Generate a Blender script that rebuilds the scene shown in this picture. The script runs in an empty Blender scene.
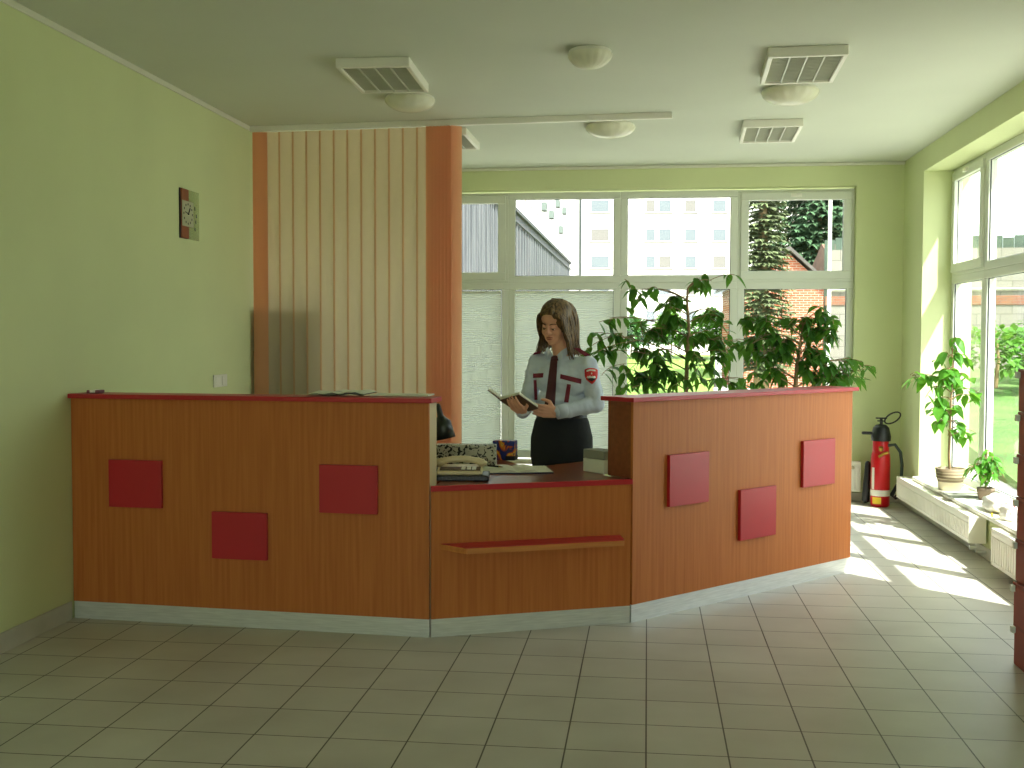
import bpy, bmesh, math, random
from mathutils import Vector, Matrix, Euler
PI = math.pi
R = math.radians
sc = bpy.context.scene
COL = sc.collection

# ------------------------------------------------------------------ camera
F_PX = 1112.3; CAM_H = 1.5325
YAW, PITCH, ROLL = -.1211, .0419, .0024
_f = Vector((math.sin(YAW)*math.cos(PITCH), math.cos(YAW)*math.cos(PITCH), -math.sin(PITCH)))
_r = Vector((math.cos(YAW), -math.sin(YAW), 0)); _u = _r.cross(_f)
_r, _u = math.cos(ROLL)*_r+math.sin(ROLL)*_u, -math.sin(ROLL)*_r+math.cos(ROLL)*_u
CAM = Vector((0, 0, CAM_H))
cd = bpy.data.cameras.new('camera'); cam = bpy.data.objects.new('camera', cd); COL.objects.link(cam)
cd.sensor_width = 36; cd.lens = F_PX/1024*36; cd.clip_start = .05; cd.clip_end = 1000
m = Matrix((_r, _u, -_f)).transposed().to_4x4(); m.translation = CAM
cam.matrix_world = m; sc.camera = cam

def ray(x, y): return _r*((x-512)/F_PX) - _u*((y-384)/F_PX) + _f
def at(x, y, Y):
    d = ray(x, y); return CAM + d*(Y/d.y)
def at_x(x, y, X):
    d = ray(x, y); return CAM + d*(X/d.x)
def at_z(x, y, z=0.):
    d = ray(x, y); return CAM + d*((z-CAM_H)/d.z)

# ------------------------------------------------------------------ materials
def srgb(c):
    if isinstance(c, str): c = [int(c[i:i+2], 16) for i in (0, 2, 4)]
    o = []
    for v in c:
        v = v/255.
        o.append(v/12.92 if v <= .04045 else ((v+.055)/1.055)**2.4)
    return (*o, 1)

class NT:
    def __init__(s, name):
        s.m = bpy.data.materials.new(name); s.m.use_nodes = True; s.t = s.m.node_tree
        s.n = s.t.nodes; s.b = s.n['Principled BSDF']; s.out = s.n['Material Output']
    def add(s, typ, **kw):
        n = s.n.new(typ)
        for k, v in kw.items(): setattr(n, k, v)
        return n
    def link(s, a, b): s.t.links.new(a, b)

def mat(name, col, rough=.5, metal=0, var=0, scale=20, bump=0, bscale=60, stretch=None, col2=None, spec=.5, coords='Object', coat=0, sss=0):
    g = NT(name); b = g.b
    c = srgb(col); b.inputs['Base Color'].default_value = c
    b.inputs['Roughness'].default_value = rough; b.inputs['Metallic'].default_value = metal
    b.inputs['Specular IOR Level'].default_value = spec
    if coat: b.inputs['Coat Weight'].default_value = coat
    if var or col2 or bump:
        tc = g.add('ShaderNodeTexCoord'); mp = g.add('ShaderNodeMapping')
        g.link(tc.outputs[coords], mp.inputs[0])
        if stretch: mp.inputs['Scale'].default_value = stretch
    if var or col2:
        nz = g.add('ShaderNodeTexNoise'); nz.inputs['Scale'].default_value = scale; nz.inputs['Detail'].default_value = 5
        g.link(mp.outputs[0], nz.inputs['Vector'])
        rp = g.add('ShaderNodeValToRGB'); rp.color_ramp.elements[0].position = .32; rp.color_ramp.elements[1].position = .68
        if col2: c0, c1 = c, srgb(col2)
        else:
            c0 = tuple(x*(1-var) for x in c[:3])+(1,); c1 = tuple(min(1, x*(1+var)) for x in c[:3])+(1,)
        rp.color_ramp.elements[0].color = c0; rp.color_ramp.elements[1].color = c1
        g.link(nz.outputs[0], rp.inputs[0]); g.link(rp.outputs[0], b.inputs['Base Color'])
    if bump:
        n2 = g.add('ShaderNodeTexNoise'); n2.inputs['Scale'].default_value = bscale; n2.inputs['Detail'].default_value = 3
        g.link(mp.outputs[0], n2.inputs['Vector'])
        bp = g.add('ShaderNodeBump'); bp.inputs['Strength'].default_value = bump; bp.inputs['Distance'].default_value = .01
        g.link(n2.outputs[0], bp.inputs['Height']); g.link(bp.outputs[0], b.inputs['Normal'])
    return g.m

def translucent(name, col, trans=.5, col_t=None, rough=.8, var=0, scale=3):
    g = NT(name); b = g.b; b.inputs['Base Color'].default_value = srgb(col); b.inputs['Roughness'].default_value = rough
    b.inputs['Specular IOR Level'].default_value = .2
    t = g.add('ShaderNodeBsdfTranslucent'); t.inputs[0].default_value = srgb(col_t or col)
    mx = g.add('ShaderNodeMixShader'); mx.inputs[0].default_value = trans
    g.link(b.outputs[0], mx.inputs[1]); g.link(t.outputs[0], mx.inputs[2]); g.link(mx.outputs[0], g.out.inputs[0])
    if var:
        tc = g.add('ShaderNodeTexCoord'); nz = g.add('ShaderNodeTexNoise'); nz.inputs['Scale'].default_value = scale
        g.link(tc.outputs['Object'], nz.inputs['Vector'])
        rp = g.add('ShaderNodeValToRGB'); c = srgb(col)
        rp.color_ramp.elements[0].position = .3; rp.color_ramp.elements[1].position = .7
        rp.color_ramp.elements[0].color = tuple(x*(1-var) for x in c[:3])+(1,); rp.color_ramp.elements[1].color = tuple(min(1, x*(1+var)) for x in c[:3])+(1,)
        g.link(nz.outputs[0], rp.inputs[0]); g.link(rp.outputs[0], b.inputs['Base Color'])
    return g.m

def glass_mat():
    g = NT('window_glass')
    t = g.add('ShaderNodeBsdfTransparent'); t.inputs[0].default_value = (.94, .96, .95, 1)
    gl = g.add('ShaderNodeBsdfGlossy'); gl.inputs['Roughness'].default_value = 0.0
    lw = g.add('ShaderNodeLayerWeight'); pw = g.add('ShaderNodeMath', operation='POWER'); pw.inputs[1].default_value = 5
    ma = g.add('ShaderNodeMath', operation='MULTIPLY_ADD'); ma.inputs[1].default_value = .5; ma.inputs[2].default_value = .025
    mx = g.add('ShaderNodeMixShader'); g.link(lw.outputs['Facing'], pw.inputs[0]); g.link(pw.outputs[0], ma.inputs[0])
    g.link(ma.outputs[0], mx.inputs[0]); g.link(t.outputs[0], mx.inputs[1]); g.link(gl.outputs[0], mx.inputs[2]); g.link(mx.outputs[0], g.out.inputs[0])
    return g.m

def tile_mat():
    g = NT('floor_tile'); b = g.b
    geo = g.add('ShaderNodeNewGeometry'); mp = g.add('ShaderNodeMapping')
    mp.inputs['Location'].default_value = (-.0055+30, -5.879+30, 0)
    g.link(geo.outputs['Position'], mp.inputs[0])
    br = g.add('ShaderNodeTexBrick'); br.offset = 0; br.squash = 1
    br.inputs['Scale'].default_value = 1; br.inputs['Brick Width'].default_value = .3; br.inputs['Row Height'].default_value = .3
    br.inputs['Mortar Size'].default_value = .0032; br.inputs['Mortar Smooth'].default_value = .1
    br.inputs['Color1'].default_value = srgb(TILE1); br.inputs['Color2'].default_value = srgb(TILE2); br.inputs['Mortar'].default_value = srgb('4a4538')
    g.link(mp.outputs[0], br.inputs['Vector'])
    nz = g.add('ShaderNodeTexNoise'); nz.inputs['Scale'].default_value = 2.2; nz.inputs['Detail'].default_value = 6
    g.link(geo.outputs['Position'], nz.inputs['Vector'])
    rp = g.add('ShaderNodeValToRGB'); rp.color_ramp.elements[0].color = (.88, .87, .86, 1); rp.color_ramp.elements[1].color = (1.06, 1.06, 1.06, 1)
    rp.color_ramp.elements[0].position = .3; rp.color_ramp.elements[1].position = .7
    g.link(nz.outputs[0], rp.inputs[0])
    mu = g.add('ShaderNodeMixRGB', blend_type='MULTIPLY'); mu.inputs[0].default_value = 1
    g.link(br.outputs['Color'], mu.inputs[1]); g.link(rp.outputs[0], mu.inputs[2]); g.link(mu.outputs[0], b.inputs['Base Color'])
    b.inputs['Roughness'].default_value = .42; b.inputs['Specular IOR Level'].default_value = .4
    bp = g.add('ShaderNodeBump'); bp.inputs['Strength'].default_value = .35; bp.inputs['Distance'].default_value = .002; bp.invert = True
    g.link(br.outputs['Fac'], bp.inputs['Height']); g.link(bp.outputs[0], b.inputs['Normal'])
    return g.m

def brick_mat(name, c1, c2, mortar, w=.25, h=.08, ms=.008):
    g = NT(name); b = g.b
    tc = g.add('ShaderNodeTexCoord'); mp = g.add('ShaderNodeMapping'); mp.inputs['Rotation'].default_value = (R(90), 0, 0)
    g.link(tc.outputs['Object'], mp.inputs[0])
    br = g.add('ShaderNodeTexBrick'); br.inputs['Scale'].default_value = 1; br.inputs['Brick Width'].default_value = w; br.inputs['Row Height'].default_value = h
    br.inputs['Mortar Size'].default_value = ms
    br.inputs['Color1'].default_value = srgb(c1); br.inputs['Color2'].default_value = srgb(c2); br.inputs['Mortar'].default_value = srgb(mortar)
    g.link(mp.outputs[0], br.inputs['Vector']); g.link(br.outputs['Color'], b.inputs['Base Color']); b.inputs['Roughness'].default_value = .9
    return g.m

def pattern_mat():          # pale paper with scattered black leaf sprigs
    g = NT('leaf_print'); b = g.b
    tc = g.add('ShaderNodeTexCoord'); nz = g.add('ShaderNodeTexNoise'); nz.inputs['Scale'].default_value = 40; nz.inputs['Detail'].default_value = 1.5
    nz.inputs['Distortion'].default_value = 1.2
    g.link(tc.outputs['Object'], nz.inputs['Vector'])
    rp = g.add('ShaderNodeValToRGB'); rp.color_ramp.interpolation = 'CONSTANT'
    rp.color_ramp.elements[0].color = srgb('c4c2ae'); rp.color_ramp.elements[1].position = .535; rp.color_ramp.elements[1].color = srgb('1c1d1a')
    g.link(nz.outputs[0], rp.inputs[0]); g.link(rp.outputs[0], b.inputs['Base Color']); b.inputs['Roughness'].default_value = .6
    return g.m

def tissue_mat():           # box printed with blue, orange and yellow blotches
    g = NT('blotch_print'); b = g.b
    tc = g.add('ShaderNodeTexCoord'); nz = g.add('ShaderNodeTexNoise'); nz.inputs['Scale'].default_value = 13; nz.inputs['Detail'].default_value = 2; nz.inputs['Distortion'].default_value = 1.5
    g.link(tc.outputs['Object'], nz.inputs['Vector'])
    rp = g.add('ShaderNodeValToRGB'); e = rp.color_ramp.elements
    e[0].position = .38; e[0].color = srgb('1b2c7c'); e[1].position = .46; e[1].color = srgb('28285e')
    for p, c in ((.5, 'c4461c'), (.55, 'e58a1f'), (.6, 'e8c23a'), (.66, '7b2b63')):
        x = e.new(p); x.color = srgb(c)
    g.link(nz.outputs[0], rp.inputs[0]); g.link(rp.outputs[0], b.inputs['Base Color']); b.inputs['Roughness'].default_value = .4
    return g.m

TILE1, TILE2 = 'c2beb4', 'bbb7ad'
WALLC = 'd0d8a6'
M = dict(
    wall=mat('wall_paint', WALLC, .85, var=.03, scale=1.5, bump=.04, bscale=250),
    ceil=mat('ceiling_paint', 'd0d4c6', .9, var=.02, scale=1.5),
    trimw=mat('white_trim', 'd8d8c8', .6),
    skirt=mat('skirting_tile', 'c2c0b4', .45, var=.06, scale=6),
    wood=mat('orange_wood', 'be7138', .5, scale=1.2, col2='ae622c', stretch=(45, 45, 1.6), spec=.3),
    woodd=mat('shelf_edge_wood', 'cc8444', .45, scale=1.2, col2='b87036', stretch=(3, 40, 40)),
    desk=mat('brown_desktop', '8a4a2a', .28, scale=1.2, col2='7a3d20', stretch=(3, 30, 30)),
    cream=mat('cream_laminate', 'c9b48a', .45),
    red=mat('red_laminate', 'b3202c', .38, var=.03, scale=4),
    steel=mat('brushed_steel', 'dcdedb', .35, metal=.5, var=.1, scale=4, stretch=(2, 2, 30)),
    pvc=mat('white_pvc', 'd6dacd', .4),
    seal=mat('dark_seal', '2d2e33', .6),
    glass=glass_mat(),
    white=mat('white_plastic', 'e6e4d8', .4),
    enamel=mat('white_enamel', 'eeece0', .3),
    grille=mat('pale_louvre', 'b8baa8', .4),
    dome=translucent('opal_dome', 'ecebd8', .25, rough=.15),
    black=mat('black_plastic', '16181a', .4),
    rubber=mat('black_rubber', '1a1c1c', .6),
    lampg=mat('dark_lamp_enamel', '2c3230', .35),
    beige=mat('beige_plastic', 'd6c49c', .4),
    brownp=mat('brown_keypad', '4a3322', .5),
    paper=mat('white_paper', 'dedcc8', .8, var=.03, scale=30),
    navy=mat('navy_cover', '23244e', .5),
    leafprint=pattern_mat(), tissue=tissue_mat(),
    cream_fab=translucent('cream_slat_fabric', 'dccbb4', .5, 'e0c8a6'),
    orange_fab=translucent('orange_slat_fabric', 'e8b48c', .5, 'eeaa80'),
    slat_edge=translucent('slat_edge_fabric', 'dcb492', .5, 'dcae88'),
    blindw=translucent('pleated_white_fabric', 'cfd2c6', .30, 'd0d6cc'),
    brownwood=mat('brown_cabinet_wood', '5d3b22', .5, scale=1.2, col2='4c2f1a', stretch=(30, 30, 2)),
    gold=mat('brass', 'b08d3c', .35, metal=.8),
    redpaint=mat('extinguisher_red', 'c4131c', .28),
    yellow=mat('yellow_label', 'e5c21d', .5),
    hose=mat('hose_grey', '33453f', .5),
    leaf=translucent('ficus_leaf', '3d6a2a', .35, '6fa030', rough=.4, var=.35, scale=8),
    leaf2=translucent('sill_plant_leaf', '4f8a2f', .4, '7fb83a', rough=.4, var=.3, scale=9),
    bark=mat('pale_bark', '8a7350', .8, var=.2, scale=30),
    soil=mat('soil', '3a2a1c', .95, var=.3, scale=60),
    terracotta=mat('dark_pot', '6a5a46', .7),
    maroon=mat('maroon_card', 'a04a3e', .55, var=.12, scale=8),
    palegreen=mat('pale_tag', 'e6efe2', .4),
    skin=mat('skin', 'dea488', .5, var=.05, scale=25),
    hairm=mat('brown_hair', '33251a', .5, scale=2.2, col2='86683f', stretch=(40, 40, 3)),
    shirt=mat('pale_blue_shirt', 'c6cfde', .8, bump=.25, bscale=22),
    tie=mat('maroon_tie', '4a1a20', .6),
    maroonf=mat('maroon_trim', '7a1e34', .7),
    skirtm=mat('black_skirt', '15181a', .85, bump=.2, bscale=30),
    bookc=mat('brown_book_cover', '5a4232', .55, var=.15, scale=20),
    patchw=mat('badge_white', 'e8e4dc', .6), patchr=mat('badge_red', 'd41f1a', .5), patchk=mat('badge_black', '1a1414', .6),
    eyew=mat('eye_white', 'e8e4de', .3), lip=mat('lips', 'a4584e', .45), brow=mat('brow', '4a3524', .8),
    tights=mat('dark_tights', '4a3a32', .6),
)

# ------------------------------------------------------------------ mesh helpers
class MB:
    """collects shapes for ONE mesh; each face remembers a material index"""
    def __init__(s): s.v = []; s.f = []; s.mi = []; s.sm = []
    def add(s, vs, fs, mi=0, smooth=False, mx=None):
        b = len(s.v)
        s.v += [tuple(mx @ Vector(v)) if mx else tuple(v) for v in vs]
        for f in fs: s.f.append([b+i for i in f]); s.mi.append(mi); s.sm.append(smooth)
        return s
    def box(s, lo, hi, mi=0, mx=None):
        (x0, y0, z0), (x1, y1, z1) = lo, hi
        vs = [(x0,y0,z0),(x1,y0,z0),(x1,y1,z0),(x0,y1,z0),(x0,y0,z1),(x1,y0,z1),(x1,y1,z1),(x0,y1,z1)]
        return s.add(vs, [(0,3,2,1),(4,5,6,7),(0,1,5,4),(1,2,6,5),(2,3,7,6),(3,0,4,7)], mi, False, mx)
    def bevbox(s, lo, hi, r=.01, mi=0, mx=None, seg=2):
        bm = bmesh.new(); bmesh.ops.create_cube(bm, size=1)
        lo = Vector(lo); hi = Vector(hi)
        for v in bm.verts: v.co = Vector([lo[i]+(v.co[i]+.5)*(hi[i]-lo[i]) for i in range(3)])
        bmesh.ops.bevel(bm, geom=bm.edges[:], offset=min(r, min(hi-lo)*.49), segments=seg, affect='EDGES', profile=.5)
        bm.verts.index_update()
        s.add([v.co.copy() for v in bm.verts], [[v.index for v in f.verts] for f in bm.faces], mi, False, mx); bm.free(); return s
    def prism(s, poly, z0, z1, mi=0, mx=None, smooth=False):
        n = len(poly)
        vs = [(p[0], p[1], z0) for p in poly]+[(p[0], p[1], z1) for p in poly]
        s.add(vs, [tuple(range(n))[::-1], tuple(range(n, 2*n))], mi, False, mx)
        s.add(vs, [(i, (i+1) % n, n+(i+1) % n, n+i) for i in range(n)], mi, smooth, mx); return s
    def lathe(s, prof, n=32, mi=0, mx=None, smooth=True, sx=1, sy=1, caps=True):
        vs = []; fs = []
        for r, z in prof:
            for k in range(n):
                a = 2*PI*k/n; vs.append((r*math.cos(a)*sx, r*math.sin(a)*sy, z))
        for i in range(len(prof)-1):
            for k in range(n):
                k2 = (k+1) % n; fs.append((i*n+k, i*n+k2, (i+1)*n+k2, (i+1)*n+k))
        s.add(vs, fs, mi, smooth, mx)
        if caps:
            s.add(vs[:n], [tuple(range(n))[::-1]], mi, False, mx); s.add(vs[-n:], [tuple(range(n))], mi, False, mx)
        return s
    def tube(s, pts, rad, n=8, mi=0, mx=None, cap=True):
        pts = [Vector(p) for p in pts]; m_ = len(pts)
        rad = [rad]*m_ if isinstance(rad, (int, float)) else rad
        vs = []; fs = []; prev = None
        for i, p in enumerate(pts):
            t = (pts[min(i+1, m_-1)]-pts[max(i-1, 0)]).normalized()
            if prev is None:
                a = Vector((0, 0, 1)) if abs(t.z) < .9 else Vector((1, 0, 0)); u = t.cross(a).normalized()
            else: u = (prev - t*prev.dot(t)).normalized()
            prev = u; w = t.cross(u)
            for k in range(n):
                a = 2*PI*k/n; vs.append(p+(u*math.cos(a)+w*math.sin(a))*rad[i])
        for i in range(m_-1):
            for k in range(n):
                k2 = (k+1) % n; fs.append((i*n+k, i*n+k2, (i+1)*n+k2, (i+1)*n+k))
        s.add(vs, fs, mi, True, mx)
        if cap: s.add(vs[:n], [tuple(range(n))[::-1]], mi, False, mx); s.add(vs[-n:], [tuple(range(n))], mi, False, mx)
        return s
    def ball(s, c, r, mi=0, mx=None, n=16, k=10):
        r = (r, r, r) if isinstance(r, (int, float)) else r
        vs = []; fs = []
        for i in range(k+1):
            th = PI*i/k
            for j in range(n):
                a = 2*PI*j/n; vs.append((c[0]+r[0]*math.sin(th)*math.cos(a), c[1]+r[1]*math.sin(th)*math.sin(a), c[2]-r[2]*math.cos(th)))
        for i in range(k):
            for j in range(n):
                j2 = (j+1) % n; fs.append((i*n+j, i*n+j2, (i+1)*n+j2, (i+1)*n+j))
        return s.add(vs, fs, mi, True, mx)
    def capsule(s, p0, p1, r0, r1, n=14):
        p0 = Vector(p0); p1 = Vector(p1); d = p1-p0; L = max(d.length, 1e-5); q = Vector((0, 0, 1)).rotation_difference(d/L).to_matrix().to_4x4(); q.translation = p0
        prof = [(max(r0*math.sin(a), 1e-5), -r0*math.cos(a)) for a in [PI/2*i/5 for i in range(5)]]
        prof += [(r0, 0), (r1, L)] + [(max(r1*math.cos(a), 1e-5), L+r1*math.sin(a)) for a in [PI/2*i/5 for i in range(1, 6)]]
        return s.lathe(prof, n, 0, q)
    def mesh(s, name):
        me = bpy.data.meshes.new(name); me.from_pydata(s.v, [], s.f); me.update()
        me.polygons.foreach_set('material_index', s.mi); me.polygons.foreach_set('use_smooth', s.sm)
        return me
    def obj(s, name, mats, parent=None, weld=False, **kw):
        me = s.mesh(name)
        for m_ in (mats if isinstance(mats, (list, tuple)) else [mats]): me.materials.append(m_)
        o = bpy.data.objects.new(name, me); COL.objects.link(o)
        if parent is not None: o.parent = parent
        tag(o, **kw); return o

def tag(o, label=None, cat=None, group=None, kind=None):
    if label: o['label'] = label
    if cat: o['category'] = cat
    if group: o['group'] = group
    if kind: o['kind'] = kind
    return o

def thing(name, label, cat, loc=(0, 0, 0), rz=0, group=None, kind=None):
    o = bpy.data.objects.new(name, None); COL.objects.link(o); o.empty_display_size = .1
    o.location = loc; o.rotation_euler = (0, 0, rz)
    return tag(o, label, cat, group, kind)

def dup(o, loc=None, rz=None, label=None, parent=None):
    c = o.copy(); COL.objects.link(c)
    if parent is not None: c.parent = parent
    if loc is not None: c.location = loc
    if rz is not None: c.rotation_euler = (0, 0, rz)
    if label: c['label'] = label
    for ch in [x for x in o.children]: dup(ch, parent=c)
    return c

def remesh(mb, name, mats, voxel, smooth=6, parent=None, factor=.5, disp=0, dscale=.06, **kw):
    """fuse overlapping shapes into one continuous skin"""
    me = mb.mesh(name+'_src'); tmp = bpy.data.objects.new('tmp', me); COL.objects.link(tmp)
    r = tmp.modifiers.new('r', 'REMESH'); r.mode = 'VOXEL'; r.voxel_size = voxel; r.use_smooth_shade = True
    if smooth:
        sm = tmp.modifiers.new('s', 'SMOOTH'); sm.iterations = smooth; sm.factor = factor
    if disp:
        tx = bpy.data.textures.new(name+'_folds', 'CLOUDS'); tx.noise_scale = dscale; tx.noise_depth = 1
        dm = tmp.modifiers.new('d', 'DISPLACE'); dm.texture = tx; dm.strength = disp; dm.mid_level = .5
    dg = bpy.context.evaluated_depsgraph_get(); dg.update()
    nm = bpy.data.meshes.new_from_object(tmp.evaluated_get(dg)); nm.name = name
    bpy.data.objects.remove(tmp); bpy.data.meshes.remove(me)
    nm.materials.clear()
    for m_ in (mats if isinstance(mats, (list, tuple)) else [mats]): nm.materials.append(m_)
    for p in nm.polygons: p.use_smooth = True
    o = bpy.data.objects.new(name, nm); COL.objects.link(o)
    if parent is not None: o.parent = parent
    tag(o, **kw); return o

# ------------------------------------------------------------------ room
XL, XR, YB, YF, ZC = -3.094, 2.356, 10.75, -4.0, 3.17
XO = 2.77                                   # outer face of right wall
WZ0, WZ1 = .30, 2.955                        # window opening heights
def structure(name, mb, m_, label, cat): return mb.obj(name, m_, label=label, cat=cat, kind='structure')

structure('floor', MB().box((XL-.3, YF-.3, -.12), (XO, YB+.35, 0)), tile_mat(), 'beige square tiled floor of the lobby', 'floor')
structure('ceiling', MB().box((XL-.3, YF-.3, ZC), (XO, YB+.35, ZC+.2)), M['ceil'], 'plain pale ceiling of the lobby', 'ceiling')
structure('wall_left', MB().box((XL-.3, YF, 0), (XL, YB+.3, ZC)), M['wall'], 'plain yellow-green wall on the left side', 'wall')
w = MB()
w.box((XL, YB, 0), (XR, YB+.3, WZ0-.05)); w.box((XL, YB, WZ1), (XR, YB+.3, ZC))
w.box((1.925, YB, WZ0-.05), (XR, YB+.3, WZ1))
structure('wall_back', w, M['wall'], 'yellow-green back wall around the row of windows', 'wall')
w = MB(); J0, J1 = 5.93, 10.02
w.box((XR, YF, 0), (XO, J0, ZC)); w.box((XR, J1, 0), (XO, YB+.3, ZC))
w.box((XR, J0, 0), (XO, J1, WZ0)); w.box((XR, J0, WZ1+.02), (XO, J1, ZC))
structure('wall_right', w, M['wall'], 'yellow-green right wall with deep window recess', 'wall')
w = MB()                                      # entrance side, behind the camera
w.box((XL, YF-.3, WZ1), (XR, YF, ZC)); w.box((XL, YF-.3, 0), (-2.6, YF, WZ1)); w.box((2.1, YF-.3, 0), (XO, YF, WZ1)); w.box((-2.6, YF-.3, 0), (2.1, YF, .3))
structure('wall_front', w, M['wall'], 'entrance wall opposite the reception counter', 'wall')

def skirting(name, lo, hi, label): return structure(name, MB().bevbox(lo, hi, .004), M['skirt'], label, 'baseboard')
skirting('baseboard_left', (XL, YF, 0), (XL+.012, 5.64, .1), 'grey tiled skirting along the left wall')
skirting('baseboard_back', (1.0, YB-.012, 0), (XR, YB, .08), 'grey tiled skirting under the back wall')
skirting('baseboard_right', (XR-.012, J0-1.5, 0), (XR, YB-.02, .08), 'grey tiled skirting under the window on the right')
structure('trim_1', MB().bevbox((XL, YF, ZC-.035), (XL+.012, YB, ZC), .004), M['trimw'], 'slim pale strip between left wall and ceiling', 'trim')
structure('trim_2', MB().bevbox((XL+.03, YB-.03, ZC-.03), (XR, YB, ZC), .01), M['trimw'], 'slim pale strip between back wall and ceiling', 'trim')

# windows: T maps (u, depth, z) to world
def bars(mb, T, u0, u1, z0, z1, t, d0, d1):
    for a, b in (((u0, z0), (u1, z0+t)), ((u0, z1-t), (u1, z1)), ((u0, z0+t), (u0+t, z1-t)), ((u1-t, z0+t), (u1, z1-t))):
        P, Q = T(a[0], d0, a[1]), T(b[0], d1, b[1])
        mb.bevbox([min(P[i], Q[i]) for i in range(3)], [max(P[i], Q[i]) for i in range(3)], .006)
def slab(mb, T, u0, u1, z0, z1, d0, d1):
    P, Q = T(u0, d0, z0), T(u1, d1, z1)
    mb.box([min(P[i], Q[i]) for i in range(3)], [max(P[i], Q[i]) for i in range(3)])
wn = [0]
def casement(T, u0, u1, z0, z1, zt, sash, label, t=.066):
    wn[0] += 1
    o = thing(f'window_{wn[0]}', label, 'window', T(u0, 0, z0), kind='structure')
    base = Vector(T(u0, 0, z0)); L = lambda u, d, z: tuple(Vector(T(u, d, z))-base)
    f = MB()
    bars(f, L, u0, u1, z0, zt, t, 0, .07); bars(f, L, u0, u1, zt, z1, t if not sash else .03, 0, .07)
    f.obj('frame', M['pvc'], o)
    iu = t; g0, g1 = u0+t, u1-t; gz0, gz1 = zt+t, z1-t
    if sash:
        s = MB(); bars(s, L, u0+.028, u1-.028, zt+.028, z1-.028, .075, -.018, .05); so = s.obj('sash', M['pvc'], o)
        g0, g1, gz0, gz1 = u0+.1, u1-.1, zt+.1, z1-.1
        um = (u0+u1)/2; h = MB(); slab(h, L, um-.05, um+.05, z1-.075, z1-.045, -.04, -.018); h.obj('handle', M['white'], so)
    for (a, b, c, d) in ((g0, g1, gz0, gz1), (u0+t, u1-t, z0+t, zt-t)):
        s = MB(); bars(s, L, a-.003, b+.003, c-.003, d+.003, .008, .012, .022); s.obj('seal', M['seal'], o)
        p = MB(); slab(p, L, a, b, c, d, .03, .036); p.obj('pane', M['glass'], o)
    return o
TB = lambda u, d, z: (u, 10.83+d, z)
TR = lambda u, d, z: (2.6+d, u, z)
bx = [-3.085, -2.45, -1.355, -.265, .845, 1.925]
bl = ['narrow window frame by the left wall, hidden by the vertical blind', 'back window half hidden behind the vertical blind, its upper sash closed',
      'back window above and behind the woman, blind drawn on its lower pane', 'middle back window with the pale apartment block above a ficus',
      'back window with opening upper sash and a conifer outside']
for i in range(5): casement(TB, bx[i], bx[i+1], .35, 2.94, 2.065, i in (1, 4), bl[i])
ry = [5.93, 6.85, 7.965, 9.075, 10.02]
rl = ['right wall window pane beside the stacked maroon boxes', 'right wall window behind the maroon boxes',
      'right wall window with fixed upper pane behind the small bushy plant', 'right wall window in the corner recess behind the tall potted plant']
for i in range(4): casement(TR, ry[i], ry[i+1], .33, 2.975, 2.065, i == 3, rl[i])
structure('sill_back', MB().bevbox((XL, YB-.12, WZ0+.01), (1.925, YB+.08, WZ0+.04), .008), mat('beige_sill', 'b4ac90', .6), 'pale sill board under the back windows', 'windowsill')
structure('sill_right', MB().bevbox((XR-.06, J0, WZ0), (2.6, J1, WZ0+.03), .01), M['enamel'], 'white sill board under the right window', 'windowsill')

# pleated blinds on lower panes
def pleated(u0, u1, z0, z1, y, label):
    o = thing('pleated_blind', label, 'blind', ((u0+u1)/2, y, z0), group='pleated blinds on the back windows'); h = (u1-u0)/2
    mb = MB(); n = 150; H = z1-z0; vs = []; fs = []
    for i in range(n+1):
        z = .02+(H-.04)*i/n; d = .004 if i % 2 else -.004
        vs += [(-h, d, z), (h, d, z)]
    fs = [(2*i, 2*i+1, 2*i+3, 2*i+2) for i in range(n)]
    mb.add(vs, fs); mb.obj('pleated_fabric', M['blindw'], o)
    MB().bevbox((-h, -.012, H-.022), (h, .012, H), .004).obj('head_rail', M['pvc'], o)
    MB().bevbox((-h, -.012, 0), (h, .012, .022), .004).obj('bottom_rail', M['pvc'], o)
pleated(-2.385, -1.425, .41, 1.985, 10.812, 'white pleated blind on the lower pane next to the vertical blind')
pleated(-1.285, -.335, .41, 1.985, 10.812, 'white pleated blind on the lower pane behind the woman')

# ------------------------------------------------------------------ reception counter
def frame_from(a, b):
    a = Vector((*a, 0)); b = Vector((*b, 0)); t = b-a; return a, t.length, math.atan2(t.y, t.x)
A0, A1, A2, A3 = (XL+.002, 5.666), (-1.095, 5.52), (-.072, 5.955), (1.329, 7.454)
def squares(par, rects):
    for x0, z0, x1, z1 in rects:
        MB().bevbox((x0, -.022, z0), (x1, 0, z1), .002).obj('red_square', M['red'], par, label='flat red square on the wooden front')
# left
o, L, rz = frame_from(A0, A1)
cl = thing('reception_counter', 'tall left section of the orange wood counter, against the left wall', 'counter', o, rz, 'sections of the reception counter')
MB().box((.003, 0, .095), (L, .018, 1.2)).obj('front_panel', M['wood'], cl)
MB().box((L-.018, .019, .0), (L, .15, 1.2)).obj('side_panel', M['cream'], cl, label='cream side panel')
MB().box((.03, .13, .0), (L-.019, .149, 1.2)).obj('back_panel', M['cream'], cl)
t = MB(); t.bevbox((.001, -.03, 1.2), (L+.022, .175, 1.224), .003); t.obj('top', M['red'], cl, label='thin red top board')
MB().box((.004, .006, 0), (L, .024, .095)).obj('plinth', M['steel'], cl, label='brushed steel plinth strip')
squares(cl, [(.233, .62, .539, .874), (.825, .365, 1.133, .613), (1.423, .627, 1.735, .876)])
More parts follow.
